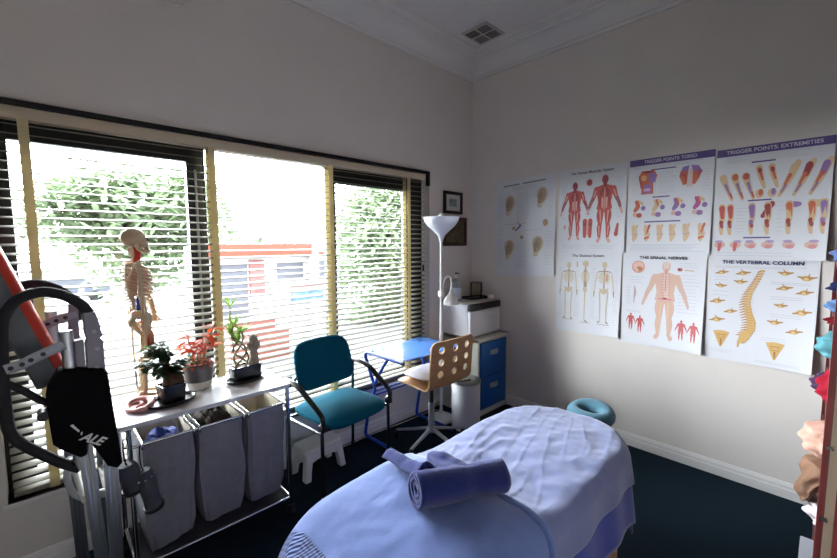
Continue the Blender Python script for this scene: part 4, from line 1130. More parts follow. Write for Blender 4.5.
# loose end: a flap running from under the roll to the far side with a thick rolled edge
def flap(u, v):
    far0 = Vector((-2.215, -1.335, 0)); far1 = Vector((-2.01, -1.46, 0)); n0 = Vector((-2.275, -1.595, 0)); n1 = Vector((-2.02, -1.71, 0))
    p = n0.lerp(n1, u).lerp(far0.lerp(far1, u), v)
    # the middle of the far edge is folded back, so the left strip sticks out
    cut = .62*math.exp(-((u-.42)/.17)**2)+.15*max(0, u-.6)+.5*max(0, u-.9)/.1
    p += (n0.lerp(n1, u)-far0.lerp(far1, u))*cut*v
    h = tz(p.x, p.y)+.010+.036*math.exp(-((u-.10)/.09)**2)*(1-.2*v)+.03*math.exp(-((u-.85)/.13)**2-((v-.75)/.35)**2)+.055*(1-v)**3+.006*nz(u*6, v*7, 3)
    d, n = sdf(p.x, p.y)
    return Vector((p.x, p.y, h-max(0, d+.02)*.25))
bm = BM(); grid(bm, flap, 40, 34); part('loose_end', bm, navy, rt, solid=.016, ang=80)

# ================================================================== POSTERS
def darken(c, k): return tuple(int(x*k) for x in c)
paper = mat('poster_paper', (214, 216, 222), .42, spec=.35)
PC = {}
def ink(rgb):
    if rgb not in PC: PC[rgb] = mat('ink_%d_%d_%d' % rgb, tuple(int(c+.22*(g-c)) for c, g in zip(rgb, (206, 206, 214))), .5, spec=.3)
    return PC[rgb]
class Poster:
    def __init__(s, y0, y1, z0, z1, label, curl=.012, tilt=0.0, seed=0):
        s.y0, s.y1, s.z0, s.z1 = y0, y1, z0, z1; s.W = abs(y1-y0); s.H = z1-z0; s.curl = curl; s.tilt = tilt; s.seed = seed
        bm = BM(); nu, nv = 16, 20
        a = [[None]*(nv+1) for _ in range(nu+1)]; b = [[None]*(nv+1) for _ in range(nu+1)]
        for i in range(nu+1):
            for j in range(nv+1):
                a[i][j] = bm.verts.new(s.P(i/nu, j/nv, 0)); b[i][j] = bm.verts.new(s.P(i/nu, j/nv, -.0012))
        for i in range(nu):
            for j in range(nv):
                bm.faces.new((a[i][j], a[i+1][j], a[i+1][j+1], a[i][j+1])); bm.faces.new((b[i][j+1], b[i+1][j+1], b[i+1][j], b[i][j]))
        for i in range(nu):
            for j in (0, nv): bm.faces.new((a[i][j], b[i][j], b[i+1][j], a[i+1][j]))
        for j in range(nv):
            for i in (0, nu): bm.faces.new((a[i][j], a[i][j+1], b[i][j+1], b[i][j]))
        c = (-.002, (y0+y1)/2, (z0+z1)/2)
        s.o = single('anatomy_poster', bm, paper, c, label, 'poster', 'anatomy posters on the wall')
    def P(s, u, t, lift):
        """u across 0..1, t down from the top 0..1; lift towards the room in metres"""
        x = -.0025-s.curl*(t**2.2)*(.25+.75*u**2)-s.curl*.7*u**6*t-.001
        y = s.y0+(s.y1-s.y0)*u; z = s.z1-s.H*t+s.tilt*(u-.5)
        return Vector((x-lift, y, z))
    def art(s, name, shapes, lift0=.0003):
        bm = BM(); mats = []; idx = {}
        for k, (rgb, poly) in enumerate(shapes):
            if rgb not in idx: idx[rgb] = len(mats); mats.append(ink(rgb))
            vs = [bm.verts.new(s.P(u, t, lift0+min(.00018, .0012/len(shapes))*k)) for u, t in poly]
            try: f = bm.faces.new(vs)
            except ValueError: continue
            f.material_index = idx[rgb]
        bmesh.ops.triangulate(bm, faces=[f for f in bm.faces if len(f.verts) > 4])
        for f in bm.faces:
            f.normal_update()
            if f.normal.x > 0: f.normal_flip()
        me = bpy.data.meshes.new(name); bmesh.ops.translate(bm, vec=-s.o.location, verts=bm.verts[:]); bm.to_mesh(me); bm.free()
        for m in mats: me.materials.append(m)
        o = bpy.data.objects.new(name, me); COL.objects.link(o); o.parent = s.o
        return o
    def caps(s, *blocks):
        for b in blocks: s.art('caption_lines', b)
    def each(s, name, groups):
        for g in groups: s.art(name, g)
    def text(s, name, txt, u, t, size, rgb, width=None, lift=.0022, thick=0.0):
        bm = text_bm(txt, size, offset=thick)
        xs = [v.co.x for v in bm.verts]; k = (width*s.W/(max(xs)-min(xs))) if width else 1
        for v in bm.verts: v.co = s.P(u+v.co.x*k/s.W, t-v.co.y/s.H, lift)
        bmesh.ops.translate(bm, vec=-s.o.location, verts=bm.verts[:])
        me = bpy.data.meshes.new(name); bm.to_mesh(me); bm.free(); me.materials.append(ink(rgb))
        o = bpy.data.objects.new(name, me); COL.objects.link(o); o.parent = s.o
def EL(cx, cy, rx, ry, n=18, a=0.0):
    ca, sa = math.cos(a), math.sin(a)
    return [(cx+rx*math.cos(2*PI*k/n)*ca-ry*math.sin(2*PI*k/n)*sa, cy+rx*math.cos(2*PI*k/n)*sa+ry*math.sin(2*PI*k/n)*ca) for k in range(n)]
def RB(pts, w):
    """tapered ribbon as one polygon"""
    n = len(pts); w = list(w) if isinstance(w, (list, tuple)) else [w]*n; l, r = [], []
    if n > 2:                                   # smooth the spine and the widths
        q = cr([(x, y, k) for (x, y), k in zip(pts, w)], 4); pts = [(v.x, v.y) for v in q]; w = [v.z for v in q]; n = len(pts)
    if max(w) > .02:                            # rounded ends
        d0 = Vector((pts[0][0]-pts[1][0], pts[0][1]-pts[1][1])).normalized()*w[0]*.35; d1 = Vector((pts[-1][0]-pts[-2][0], pts[-1][1]-pts[-2][1])).normalized()*w[-1]*.35
        pts = [(pts[0][0]+d0.x, pts[0][1]+d0.y)]+list(pts)+[(pts[-1][0]+d1.x, pts[-1][1]+d1.y)]; w = [w[0]*.5]+w+[w[-1]*.5]; n += 2
    for i, (x, y) in enumerate(pts):
        a = pts[max(i-1, 0)]; b = pts[min(i+1, n-1)]; dx, dy = b[0]-a[0], b[1]-a[1]; q = math.hypot(dx, dy) or 1
        l.append((x-dy/q*w[i]/2, y+dx/q*w[i]/2)); r.append((x+dy/q*w[i]/2, y-dx/q*w[i]/2))
    return l+r[::-1]
def RC(x0, y0, x1, y1): return [(x0, y0), (x1, y0), (x1, y1), (x0, y1)]
def lines(u0, u1, t0, t1, n, rgb=(176, 180, 190), seed=1):
    r = random.Random(seed); out = []
    for k in range(n):
        t = t0+(t1-t0)*k/max(1, n-1); out.append((rgb, RC(u0, t, u1-(u1-u0)*.25*r.random(), t+.0035)))
    return out
def man(cx, t0, h, c1, c2, c3, asp, arm=.30, muscles=True):
    """standing figure: head top at t0, height h (in t); widths scaled by asp = H/W of the sheet"""
    S_ = h*asp; out = []
    def q(x, y): return (cx+x*S_, t0+y*h)
    def rb(pts, w, c): out.append((c, RB([q(*p) for p in pts], [k*S_ for k in (w if isinstance(w, list) else [w]*len(pts))])))
    for s in (-1, 1):
        rb([(s*.045, .50), (s*.06, .60), (s*.055, .72)], [.085, .10, .06], c1)
        rb([(s*.055, .72), (s*.066, .80), (s*.06, .95)], [.055, .068, .035], c1)
        rb([(s*.06, .94), (s*.085, .985)], [.035, .05], c3)
        rb([(s*.125, .20), (s*.17, .34), (s*.19, .37)], [.07, .055, .045], c1)
        rb([(s*.18, .35), (s*.215, .44), (s*.235, .51)], [.05, .045, .03], c2)
        rb([(s*.235, .50), (s*.255, .57)], [.035, .025], c3)
    out.append((c1, [q(*p) for p in [(-.045, .145), (.045, .145), (.13, .175), (.15, .22), (.11, .30), (.095, .40), (.115, .50), (.0, .55), (-.115, .50), (-.095, .40), (-.11, .30), (-.15, .22), (-.13, .175)]]))
    rb([(0, .10), (0, .16)], .055, c2)
    out.append((c2, EL(*q(0, .065), .047*S_, .065*h)))
    if muscles:
        for s in (-1, 1):
            rb([(s*.02, .20), (s*.05, .27), (s*.03, .32)], [.03, .05, .02], c2)
            rb([(s*.03, .34), (s*.028, .48)], [.03, .02], c3)
            rb([(s*.065, .33), (s*.07, .46)], [.022, .014], c2)
            rb([(s*.06, .53), (s*.05, .70)], [.022, .012], c3)
            rb([(s*.075, .56), (s*.068, .68)], [.016, .01], c2)
            rb([(s*.07, .75), (s*.062, .9)], [.018, .008], c3)
            rb([(s*.13, .22), (s*.165, .33)], [.02, .012], c3)
        rb([(0, .19), (0, .52)], .012, c3)
    return out
def bones(cx, t0, h, asp, c=(196, 178, 142), d=(150, 128, 96), side=False):
    S_ = h*asp; out = []
    def q(x, y): return (cx+x*S_, t0+y*h)
    def rb(pts, w, c_): out.append((c_, RB([q(*p) for p in pts], [k*S_ for k in (w if isinstance(w, list) else [w]*len(pts))])))
    out.append((c, EL(*q(0, .05), (.05 if side else .04)*S_, .05*h))); rb([(0, .08), (.0, .12)], .03, c)
    if side: rb([(0, .12), (-.012, .25), (.012, .38), (-.012, .46)], [.022, .025, .03, .03], d)
    else: rb([(0, .12), (0, .46)], .022, d)
    for k in range(8):
        y = .18+.022*k; w = .055+.04*math.sin(PI*min(1, k/9+.15))
        if side: w *= .75
        rb([(-w, y+.012), (0, y-.006), (w, y+.012)], .010, c)
    rb([(-.1, .165), (0, .15), (.1, .165)] if not side else [(-.03, .16), (.03, .17)], .014, d)
    out.append((c, [q(*p) for p in [(-.075, .42), (-.02, .44), (.02, .44), (.075, .42), (.06, .48), (.02, .52), (-.02, .52), (-.06, .48)]])) if not side else out.append((c, EL(*q(0, .46), .035*S_, .045*h)))
    for s in ((-1, 1) if not side else (0,)):
        rb([(s*.065, .49), (s*.05, .72)], [.024, .02], c); rb([(s*.05, .72), (s*.05, .95)], [.022, .014], c); rb([(s*.045, .96), (s*.085+(.05 if side else 0), .985)], .018, d)
        if not side: rb([(s*.11, .17), (s*.135, .34)], .018, c); rb([(s*.135, .34), (s*.15, .48)], .016, c); rb([(s*.15, .48), (s*.155, .56)], [.022, .012], d)
    return out
def ear_art(cx, cy, k, asp, s=1):
    E_ = []
    def q(x, y): return (cx+x*k*s, cy+y*k/asp)
    out = [(.0, -.5), (.2, -.46), (.34, -.28), (.36, -.05), (.24, .16), (.12, .30), (.04, .46), (-.1, .5), (-.18, .38), (-.17, .1), (-.24, -.15), (-.22, -.36)]
    E_.append(((190, 172, 138), [q(*p) for p in out]))
    E_.append(((208, 190, 158), [q(x*.78+.02, y*.8) for x, y in out]))
    E_.append(((156, 132, 102), RB([q(*p) for p in [(-.13, -.2), (-.02, -.38), (.17, -.34), (.24, -.12), (.16, .1), (.05, .22)]], k*.05)))
    E_.append(((138, 114, 84), RB([q(*p) for p in [(-.12, .2), (-.02, .05), (.06, -.08), (-.04, -.2), (-.14, -.05)]], k*.10)))
    E_.append(((132, 104, 72), RB([q(*p) for p in [(-.06, .28), (.02, .18)]], k*.06)))
    return E_

navy_ink = (36, 38, 78); blk = (44, 44, 52); purple = (70, 52, 122)
RED, DRED, PNK = (186, 62, 56), (140, 40, 42), (214, 150, 140)
# 1 ears
p = Poster(-.288, -.886, 1.225, 2.09, 'ear chart poster with four brown ears, leftmost poster nearest the corner', .006, .03, 1)
p.art('heading_lines', [((120, 124, 134), RC(.14, .045, .42, .06)), ((120, 124, 134), RC(.47, .045, .84, .06))]+lines(.3, .7, .075, .11, 4, seed=4))
for (u, t, s) in ((.24, .26, 1), (.77, .22, 1), (.24, .72, 1), (.72, .70, 1)): p.art('ear_drawing', ear_art(u, t, .30, p.H/p.W, s))
p.art('small_drawing', [((170, 140, 96), EL(.33, .50, .03, .02)), ((190, 150, 110), EL(.85, .47, .04, .035)), ((60, 70, 150), RB([(.36, .53), (.46, .47)], .02)), ((190, 60, 60), RB([(.40, .44), (.44, .48)], .015)), ((170, 140, 96), EL(.47, .6, .03, .02)), ((186, 190, 200), RC(.18, .45, .55, .46)), ((186, 190, 200), RC(.5, .53, .8, .535))])
p.caps(lines(.03, .15, .15, .42, 16, seed=1), lines(.38, .62, .14, .42, 16, seed=2), lines(.88, .97, .15, .4, 12, seed=3), lines(.03, .15, .6, .9, 18, seed=5), lines(.38, .6, .64, .9, 14, seed=6), lines(.85, .97, .56, .88, 16, seed=7), lines(.04, .16, .46, .56, 6, seed=8))
# 2 muscles
p = Poster(-.918, -1.432, 1.452, 2.102, 'poster of two red muscle figures, top row, right of the ear chart', .008, .0, 2); asp = p.H/p.W
p.text('title', 'The Human Muscular System', .5, .055, .028, blk, .64, thick=.0006)
p.art('muscle_figure', man(.25, .16, .70, RED, DRED, PNK, asp)); p.art('muscle_figure', man(.70, .11, .78, RED, DRED, PNK, asp))
p.art('small_drawing', [(RED, EL(.47, .18, .045, .04)), (DRED, EL(.475, .175, .02, .03)), (RED, RB([(.42, .63), (.42, .82)], [.07, .05])), (RED, RB([(.50, .63), (.50, .82)], [.07, .05])), (DRED, RC(.40, .66, .52, .69)), (PNK, RC(.445, .64, .475, .8)), (RED, RB([(.90, .68), (.88, .80)], [.03, .06])), (PNK, EL(.10, .70, .02, .03))])
p.caps(lines(.04, .12, .2, .6, 18, seed=1), lines(.42, .55, .28, .58, 16, seed=2), lines(.86, .96, .15, .6, 20, seed=3), lines(.06, .4, .92, .96, 3, seed=4), lines(.5, .94, .92, .96, 3, seed=5))
# 3 skeleton
p = Poster(-.915, -1.418, .797, 1.450, 'poster of three pale skeletons, bottom row, beneath the red muscle figures', .012, .008, 3); asp = p.H/p.W
p.text('title', 'The Skeletal System', .5, .05, .028, blk, .5, thick=.0006)
p.art('skeleton_figure', bones(.20, .13, .72, asp)); p.art('skeleton_figure', bones(.47, .11, .76, asp, side=True)); p.art('skeleton_figure', bones(.76, .12, .74, asp))
p.art('small_drawing', [((176, 150, 110), RC(.325, .12, .345, .19)), ((196, 90, 80), EL(.80, .31, .02, .05)), ((120, 104, 96), RC(.12, .845, .28, .85)), ((120, 104, 96), RC(.40, .865, .56, .87)), ((120, 104, 96), RC(.68, .865, .86, .87))])
p.caps(lines(.03, .1, .2, .8, 28, seed=1), lines(.3, .4, .24, .8, 26, seed=2), lines(.56, .64, .2, .8, 26, seed=3), lines(.89, .97, .2, .85, 26, seed=4))
# 4 torso trigger points
p = Poster(-1.447, -1.948, 1.440, 2.105, 'purple-headed poster of torso trigger points, left one of the two with purple bands', .010, .0, 4); asp = p.H/p.W
p.art('header_band', [(purple, RC(k/16, .0, (k+1)/16+.0005, .068)) for k in range(16)])
p.text('title', 'TRIGGER POINTS: TORSO', .5, .034, .03, (212, 208, 222), .62, thick=.0006)
OR, PU, TAN = (196, 84, 50), (128, 92, 160), (210, 176, 128)
tor = lambda cx, cy, w, h: [(cx-w*.5, cy-h*.25), (cx-w*.32, cy-h*.48), (cx+w*.32, cy-h*.48), (cx+w*.5, cy-h*.25), (cx+w*.42, cy-.02), (cx+w*.3, cy+h*.05), (cx+w*.32, cy+h*.5), (cx-w*.32, cy+h*.5), (cx-w*.3, cy+h*.05), (cx-w*.42, cy-.02)]
p.art('torso_drawing', [(OR, tor(.24, .245, .24, .25)), (PU, [(.25, .14), (.34, .16), (.34, .25), (.28, .26), (.25, .22)]), ((220, 160, 80), EL(.19, .2, .04, .03)), (PU, RC(.19, .27, .29, .36)), (DRED, EL(.24, .14, .06, .012)), ((206, 160, 190), RC(.2, .31, .28, .34)), (RED, RB([(.14, .2), (.17, .3)], .03))])
p.art('torso_drawing', [((216, 190, 186), RC(.70, .15, .78, .33)), (OR, [(.63, .18), (.72, .17), (.71, .3), (.67, .31), (.62, .22)]), (OR, [(.77, .17), (.86, .18), (.85, .24), (.80, .31), (.77, .3)]), (PU, [(.66, .13), (.73, .12), (.72, .17), (.63, .18)]), (PU, [(.75, .12), (.83, .13), (.88, .19), (.85, .22), (.77, .17)]), (RED, EL(.65, .2, .02, .03)), (RED, EL(.84, .2, .02, .03)), (DRED, RB([(.68, .2), (.7, .28)], .012))])
sm = []
for u, c in ((.10, OR), (.34, TAN), (.58, PU), (.82, (176, 60, 130))):
    sm.append([(c, RB([(u, .44), (u+.03, .49), (u-.01, .54)], [.03, .06, .04])), (TAN, RB([(u+.04, .44), (u+.09, .47)], .03)), (OR, RB([(u+.02, .43), (u+.05, .5)], .02)), (PU, EL(u+.1, .515, .03, .025)), ((214, 170, 150), RB([(u-.02, .58), (u+.07, .59)], [.04, .05])), (PU if c != OR else RED, EL(u+.05, .59, .035, .025))])
p.each('muscle_drawing', sm)
sm = []
for k, (u, c) in enumerate(((.1, TAN), (.26, RED), (.42, TAN), (.57, (216, 190, 140)), (.73, (214, 180, 150)), (.9, OR))):
    sm.append([(TAN, RB([(u-.02, .71), (u+.02, .80), (u-.01, .86)], [.05, .045, .03])), (c, RB([(u+.03, .70), (u, .78)], [.03, .02])), (c, RB([(u-.03, .84), (u+.03, .82)], .02)), ((170, 150, 160), RC(u-.04, .79, u+.05, .797))])
p.each('muscle_drawing', sm)
p.each('divider_bar', [[(purple, RC(.28, .115, .58, .127))], [(purple, RC(.31, .40, .52, .412))], [(purple, RC(.22, .655, .66, .668))]])
p.caps(lines(.07, .9, .078, .1, 3, seed=1), lines(.38, .6, .16, .36, 10, seed=2), lines(.05, .95, .9, .97, 6, seed=3), lines(.04, .12, .17, .36, 8, seed=4), lines(.88, .97, .17, .36, 8, seed=5))
# 5 spinal nerves
p = Poster(-1.432, -1.938, .780, 1.445, 'poster of a large nude back view with spinal nerves, bottom row middle', .016, .0, 5); asp = p.H/p.W
p.text('title', 'THE SPINAL NERVES', .5, .05, .028, blk, .58, thick=.0010)
SK, SK2 = (212, 168, 146), (222, 192, 172)
fig = man(.55, .085, .82, SK, SK, SK, asp, muscles=False)
fig += [(SK2, RB([(.55, .22), (.55, .46)], [.05, .08])), (RED, RB([(.55, .16), (.55, .46)], .008)), ((200, 90, 110), RC(.47, .475, .63, .485)), (DRED, EL(.55, .475, .03, .012)), ((216, 190, 180), EL(.55, .125, .035, .04))]
for k in range(9): fig.append(((190, 110, 130), RB([(.50-.01*(k % 2), .22+.028*k), (.55, .21+.028*k), (.60+.01*(k % 2), .22+.028*k)], .004)))
for s in (-1, 1): fig.append(((214, 186, 140), RB([(.55+s*.045, .52), (.55+s*.05, .85)], [.02, .008])))
p.art('back_figure', fig)
p.art('head_drawing', [((206, 140, 124), EL(.20, .15, .085, .068)), ((226, 178, 160), EL(.20, .145, .068, .05)), ((186, 112, 70), EL(.215, .17, .04, .025)), ((222, 190, 160), RC(.17, .17, .2, .2))])
sml = []
for u, t in ((.13, .66), (.25, .68)): sml.append(man(u, t, .19, RED, RED, PNK, asp, muscles=False))
for u, t in ((.76, .68), (.90, .69)): sml.append(man(u, t, .21, (196, 80, 80), (196, 80, 80), PNK, asp, muscles=False))
p.each('small_figure', sml)
p.art('spine_drawing', [((176, 150, 150), RB([(.16, .36), (.18, .43), (.165, .5), (.16, .55)], .012))])
p.art('nerve_drawing', [(DRED, EL(.71, .165, .03, .018)), ((190, 150, 90), RB([(.76, .17), (.87, .175)], .008)), ((196, 80, 90), EL(.72, .16, .012, .01))])
p.caps(lines(.1, .3, .26, .32, 3, seed=1), lines(.70, .95, .22, .6, 12, seed=2), lines(.05, .12, .36, .56, 10, seed=3), lines(.06, .3, .63, .645, 2, seed=5), lines(.7, .95, .1, .14, 3, seed=6))
# 6 extremities
p = Poster(-1.958, -2.474, 1.415, 2.092, 'purple-headed poster of arm and leg trigger points, right one of the two with purple bands', .020, .0, 6); asp = p.H/p.W
p.art('header_band', [(purple, RC(k/16, .0, (k+1)/16+.0005, .068)) for k in range(16)])
p.text('title', 'TRIGGER POINTS: EXTREMITIES', .5, .034, .03, (212, 208, 222), .82, thick=.0006)
p.each('divider_bar', [[(purple, RC(.33, .135, .54, .148))], [(purple, RC(.32, .47, .53, .483))], [(purple, RC(.30, .80, .54, .812))]])
sm = []
for u, c, sl in ((.07, TAN, .08), (.18, OR, .07), (.28, RED, .07)):
    sm.append([(TAN, RB([(u, .25), (u+sl*.5, .34), (u+sl+.02, .46)], [.07, .05, .03])), (c, EL(u+.01, .26, .03, .03)), (PU, RB([(u+.03, .32), (u+sl, .42)], [.025, .012])), (RED, RB([(u+sl, .40), (u+sl+.02, .45)], .016))])
for u in (.40, .51): sm.append([(TAN, RB([(u, .19), (u+.02, .27), (u+.06, .37)], [.06, .05, .03])), (OR, RB([(u, .2), (u+.04, .3)], [.03, .02])), (DRED, EL(u+.01, .22, .018, .02)), (TAN, EL(u+.02, .42, .04, .04)), (PU if u > .45 else OR, EL(u+.03, .41, .02, .03))])
for u, c in ((.65, TAN), (.77, DRED), (.90, PU)): sm.append([(TAN, RB([(u+.08, .18), (u+.02, .30), (u-.06, .45)], [.05, .06, .03])), (c, RB([(u+.05, .21), (u+.02, .29)], [.06, .05])), (OR, RB([(u+.02, .28), (u-.02, .36)], [.035, .02])), (PU, RB([(u-.01, .36), (u-.05, .43)], [.02, .012]))])
p.each('arm_drawing', sm)
sm = []
for u, c in ((.08, RED), (.16, RED), (.36, PU), (.50, DRED), (.68, OR), (.86, OR), (.95, PU)):
    sm.append([(TAN, RB([(u, .52), (u+.01, .62), (u, .70), (u+.01, .77)], [.07, .055, .045, .03])), (c, RB([(u, .53), (u+.01, .62)], [.055, .035])), (DRED if c != PU else PU, RB([(u, .66), (u+.005, .71)], [.04, .02])), ((150, 60, 70), EL(u+.01, .70, .016, .02))])
for q in ((DRED, RB([(.54, .51), (.46, .62)], [.05, .04])), (PU, EL(.72, .53, .06, .025)), (TAN, RB([(.86, .53), (.94, .53)], .06))): sm.append([q])
p.each('leg_drawing', sm)
sm = []
for k, u in enumerate((.08, .23, .37, .52, .70, .88)): sm.append([((214, 170, 150), EL(u, .87, .055, .03)), ((200, 80, 80) if k < 2 else (206, 130, 130), RB([(u, .86), (u-.005, .92)], [.04, .03]) if k < 2 else EL(u+.01, .885, .035, .018)), ((160, 140, 190), EL(u-.01+.03*(k % 2), .84, .04, .012))])
p.each('foot_drawing', sm)
p.caps(lines(.1, .86, .08, .125, 4, seed=1), lines(.05, .95, .94, .965, 2, seed=2), lines(.22, .32, .54, .75, 8, seed=4), lines(.58, .64, .5, .75, 8, seed=5))
# 7 vertebral column
p = Poster(-1.953, -2.457, .770, 1.428, 'poster of a tan S-shaped spine and loose vertebrae, bottom row far right', .022, .0, 7); asp = p.H/p.W
p.text('title', 'THE VERTEBRAL COLUMN', .5, .05, .03, navy_ink, .74, thick=.0010)
SP, SP2 = (206, 160, 84), (170, 118, 56)
def spx(t): return .475-.075*math.sin((t-.13)/.69*PI*1.25+.1)*(1 if t < .5 else .7)-.09*max(0, t-.62)+.06*max(0, .28-t)*1.2
fig = []
n = 26
for k in range(n):
    t = .125+.60*k/(n-1); x = .50-.13*math.sin(PI*min(1, (t-.125)/.42))*1.0 if t < .40 else .0
    # hand-set S: neck right, chest left, loin right, tail left
    f = (t-.125)/.6
    x = [(.0, .515), (.15, .475), (.35, .405), (.5, .385), (.65, .405), (.8, .44), (.92, .435), (1.0, .40)]
    for (a, xa), (b, xb) in zip(x, x[1:]):
        if a <= f <= b: X = xa+(xb-xa)*(f-a)/(b-a); break
    w = .045+.05*f; h = .010+.004*f
    fig += [(SP, [(X-w*.3, t-h), (X+w*.6, t-h), (X+w*.6, t+h*.75), (X-w*.3, t+h*.75)]), (SP2, RB([(X-w*.3, t), (X-w*.95, t+.016)], [.016, .006])), (SP2, RC(X-w*.3, t+h*.55, X+w*.6, t+h*.85))]
fig += [(SP, RB([(.40, .735), (.37, .78), (.345, .80), (.335, .85)], [.10, .08, .035, .015])), (SP2, RB([(.40, .75), (.36, .79)], .012))]
p.art('spine_drawing', fig)
sm = []
r = random.Random(4)
for u, t in ((.13, .15), (.34, .15), (.13, .28), (.32, .235), (.10, .43), (.24, .52), (.11, .61), (.72, .14), (.90, .175), (.72, .27), (.89, .30), (.70, .43), (.88, .475), (.66, .585), (.83, .65)):
    s = r.uniform(.8, 1.15)
    sm.append([(SP, EL(u, t, .042*s, .022*s)), (SP2, RB([(u-.07*s, t-.012*s*r.choice((-1, 1))), (u, t), (u+.075*s, t-.01*s)], [.010, .024, .010])), ((222, 190, 124), EL(u-.005, t+.004, .02*s, .009*s)), (SP2, RB([(u+.01, t), (u+.02*r.choice((-1, 1)), t-.04*s)], [.014, .006]))])
p.each('vertebra_drawing', sm)
tri = lambda u, t, w, h: [(u-w, t-h), (u-w*.3, t-h*1.15), (u+w*.3, t-h*1.15), (u+w, t-h), (u+w*.55, t), (u+w*.1, t+h), (u-w*.1, t+h), (u-w*.55, t)]
for u, t in ((.165, .80), (.68, .85)):
    p.art('sacrum_drawing', [(SP, tri(u, t, .085, .075)), (SP2, RC(u-.05, t-.05, u+.05, t-.042)), (SP2, RC(u-.04, t-.015, u+.04, t-.008)), (SP2, EL(u-.03, t-.03, .008, .006)), (SP2, EL(u+.03, t-.03, .008, .006)), ((150, 98, 44), RB([(u, t), (u, t+.06)], [.02, .01]))])
p.caps(lines(.06, .92, .088, .1, 2, seed=1), lines(.05, .25, .19, .22, 2, seed=2), lines(.05, .22, .33, .37, 2, seed=3), lines(.6, .95, .22, .235, 2, seed=4), lines(.6, .95, .35, .37, 2, seed=5), lines(.62, .95, .51, .53, 2, seed=6), lines(.55, .78, .73, .75, 2, seed=7), lines(.05, .3, .90, .92, 2, seed=8), lines(.5, .95, .95, .965, 2, seed=9))
# ================================================================== BOOKCASE at the right edge
redwood = wood('red_brown_wood', (74, 30, 30), (98, 42, 40), (30, 30, 3), .35)
bk0, bk1, bf, bb = -1.5, -.12, -2.508, -2.82
sh = thing('bookcase', 'dark red-brown wooden bookcase at the right edge, seen end-on', 'bookcase', (-.8, -2.66, 0))
for x, s in ((bk0, 1), (bk1, -1)):
    bm = BM(); a, b = sorted((x, x+s*.03))
    box(bm, a, b, bf-.016, bf, 0, 2.05, .002); box(bm, a, b, bf-.075, bf-.036, 0, 2.05, .002); box(bm, a, b, bb, bb+.05, 0, 2.05, .002)
    for z in (0, .62, 1.3, 1.97): box(bm, a, b, bb+.05, bf-.075, z, z+.08)
    e = part('end_frame', bm, redwood, sh)
    bm = BM(); box(bm, a+.008, b-.008, bf-.037, bf-.015, .0, 2.05); part('pale_strip', bm, mat('pale_groove', (186, 170, 148), .6), e)
    bm = BM(); box(bm, a+.01, b-.01, bb+.04, bf-.06, .0, 2.03); part('end_panel', bm, redwood, e)
    if s == 1:
        for z in (.92, .70):
            bm = BM(); tube(bm, [(x+.002, bf-.012, z), (x-.006, bf-.012, z)], .006, 10); tube(bm, [(x+.01, bf-.02, z), (x-.01, bf-.02, z)], .004, 8); part('screw', bm, chrome, e)
SHZ = (.08, .36, .60, .86, 1.05, 1.19, 1.42, 1.74, 2.03)
for z in SHZ:
    bm = BM(); box(bm, bk0+.03, bk1-.03, bb+.012, bf-.005, z-.02, z, .002); part('shelf', bm, redwood, sh)
bm = BM(); box(bm, bk0+.03, bk1-.03, bb, bb+.012, .0, 2.03); part('back_panel', bm, redwood, sh)
def fold_cloth(name, x, z0, z1, front, rx, rgb, label, cat, seed, hang=0.0):
    """soft folded cloth resting on a shelf and bulging out over its edge"""
    m = mat('cloth_%d_%d_%d' % rgb, rgb, .95, spec=.1, var=.12, vscale=18, bump=.3, bscale=200)
    bm = BM(); r = bmesh.ops.create_icosphere(bm, subdivisions=5, radius=1); ry = .11; cy = front-ry; zc, rz = (z0+z1)/2, (z1-z0)/2
    for q in r['verts']:
        p = q.co.copy(); e = lambda t, k: math.copysign(abs(t)**k, t)
        s = 1+.16*nz(p.x*3+seed, p.y*3, p.z*3)+.05*nz(p.x*7, p.y*7+seed, p.z*7)+.05*math.sin(p.z*11+p.x*4+seed)*abs(p.y)
        y = cy+e(p.y, .95)*ry*s; z = zc+e(p.z, .9)*rz*(1+.08*nz(p.x*4, p.y*4, seed))
        if hang and p.y > .25: z -= hang*(p.y-.25)/.75*max(0, .6-p.z)
        if not hang: z = max(z, z0)
        q.co = Vector((x+e(p.x, .95)*rx*s, y, z))
    single(name, bm, m, (x, cy, z0), label, cat, ang=80)
fold_cloth('folded_cloth', -.85, 1.42, 1.52, -2.497, .10, (96, 116, 164), 'pale blue cloth high on the bookcase, topmost of the cloths', 'cloth', 1)
fold_cloth('folded_cloth', -.90, 1.19, 1.235, -2.49, .09, (120, 30, 38), 'small dark red cloth under the pale blue and navy ones on the bookcase', 'cloth', 2)
fold_cloth('folded_cloth', -.90, 1.237, 1.305, -2.488, .07, (104, 136, 180), 'light sky-blue cloth stacked between the small red and the navy cloths', 'cloth', 3)
fold_cloth('folded_cloth', -.90, 1.307, 1.38, -2.493, .08, (34, 40, 74), 'navy cloth on top of the small stack on the bookcase', 'cloth', 4)
fold_cloth('folded_cloth', -.92, 1.05, 1.185, -2.474, .06, (92, 148, 158), 'turquoise cloth bulging over the bookcase edge', 'cloth', 5)
fold_cloth('folded_cloth', -.88, .86, 1.03, -2.484, .10, (150, 30, 48), 'bright crimson cloth beneath the turquoise one on the bookcase', 'cloth', 6)
fold_cloth('folded_cloth', -.72, .86, .97, -2.462, .05, (70, 50, 74), 'small dark purple cloth beside the crimson cloth', 'cloth', 7)
fold_cloth('folded_cloth', -.90, .655, .80, -2.448, .12, (196, 154, 138), 'pale pink cloth spilling over the bookcase edge', 'cloth', 8)
fold_cloth('folded_cloth', -.90, .575, .652, -2.452, .11, (128, 98, 80), 'brown cloth hanging down below the pale pink one', 'cloth', 9, hang=.16)
fold_cloth('folded_cloth', -.90, .36, .50, -2.482, .10, (222, 210, 214), 'whitish cloth on the bookcase below the brown one', 'cloth', 10)
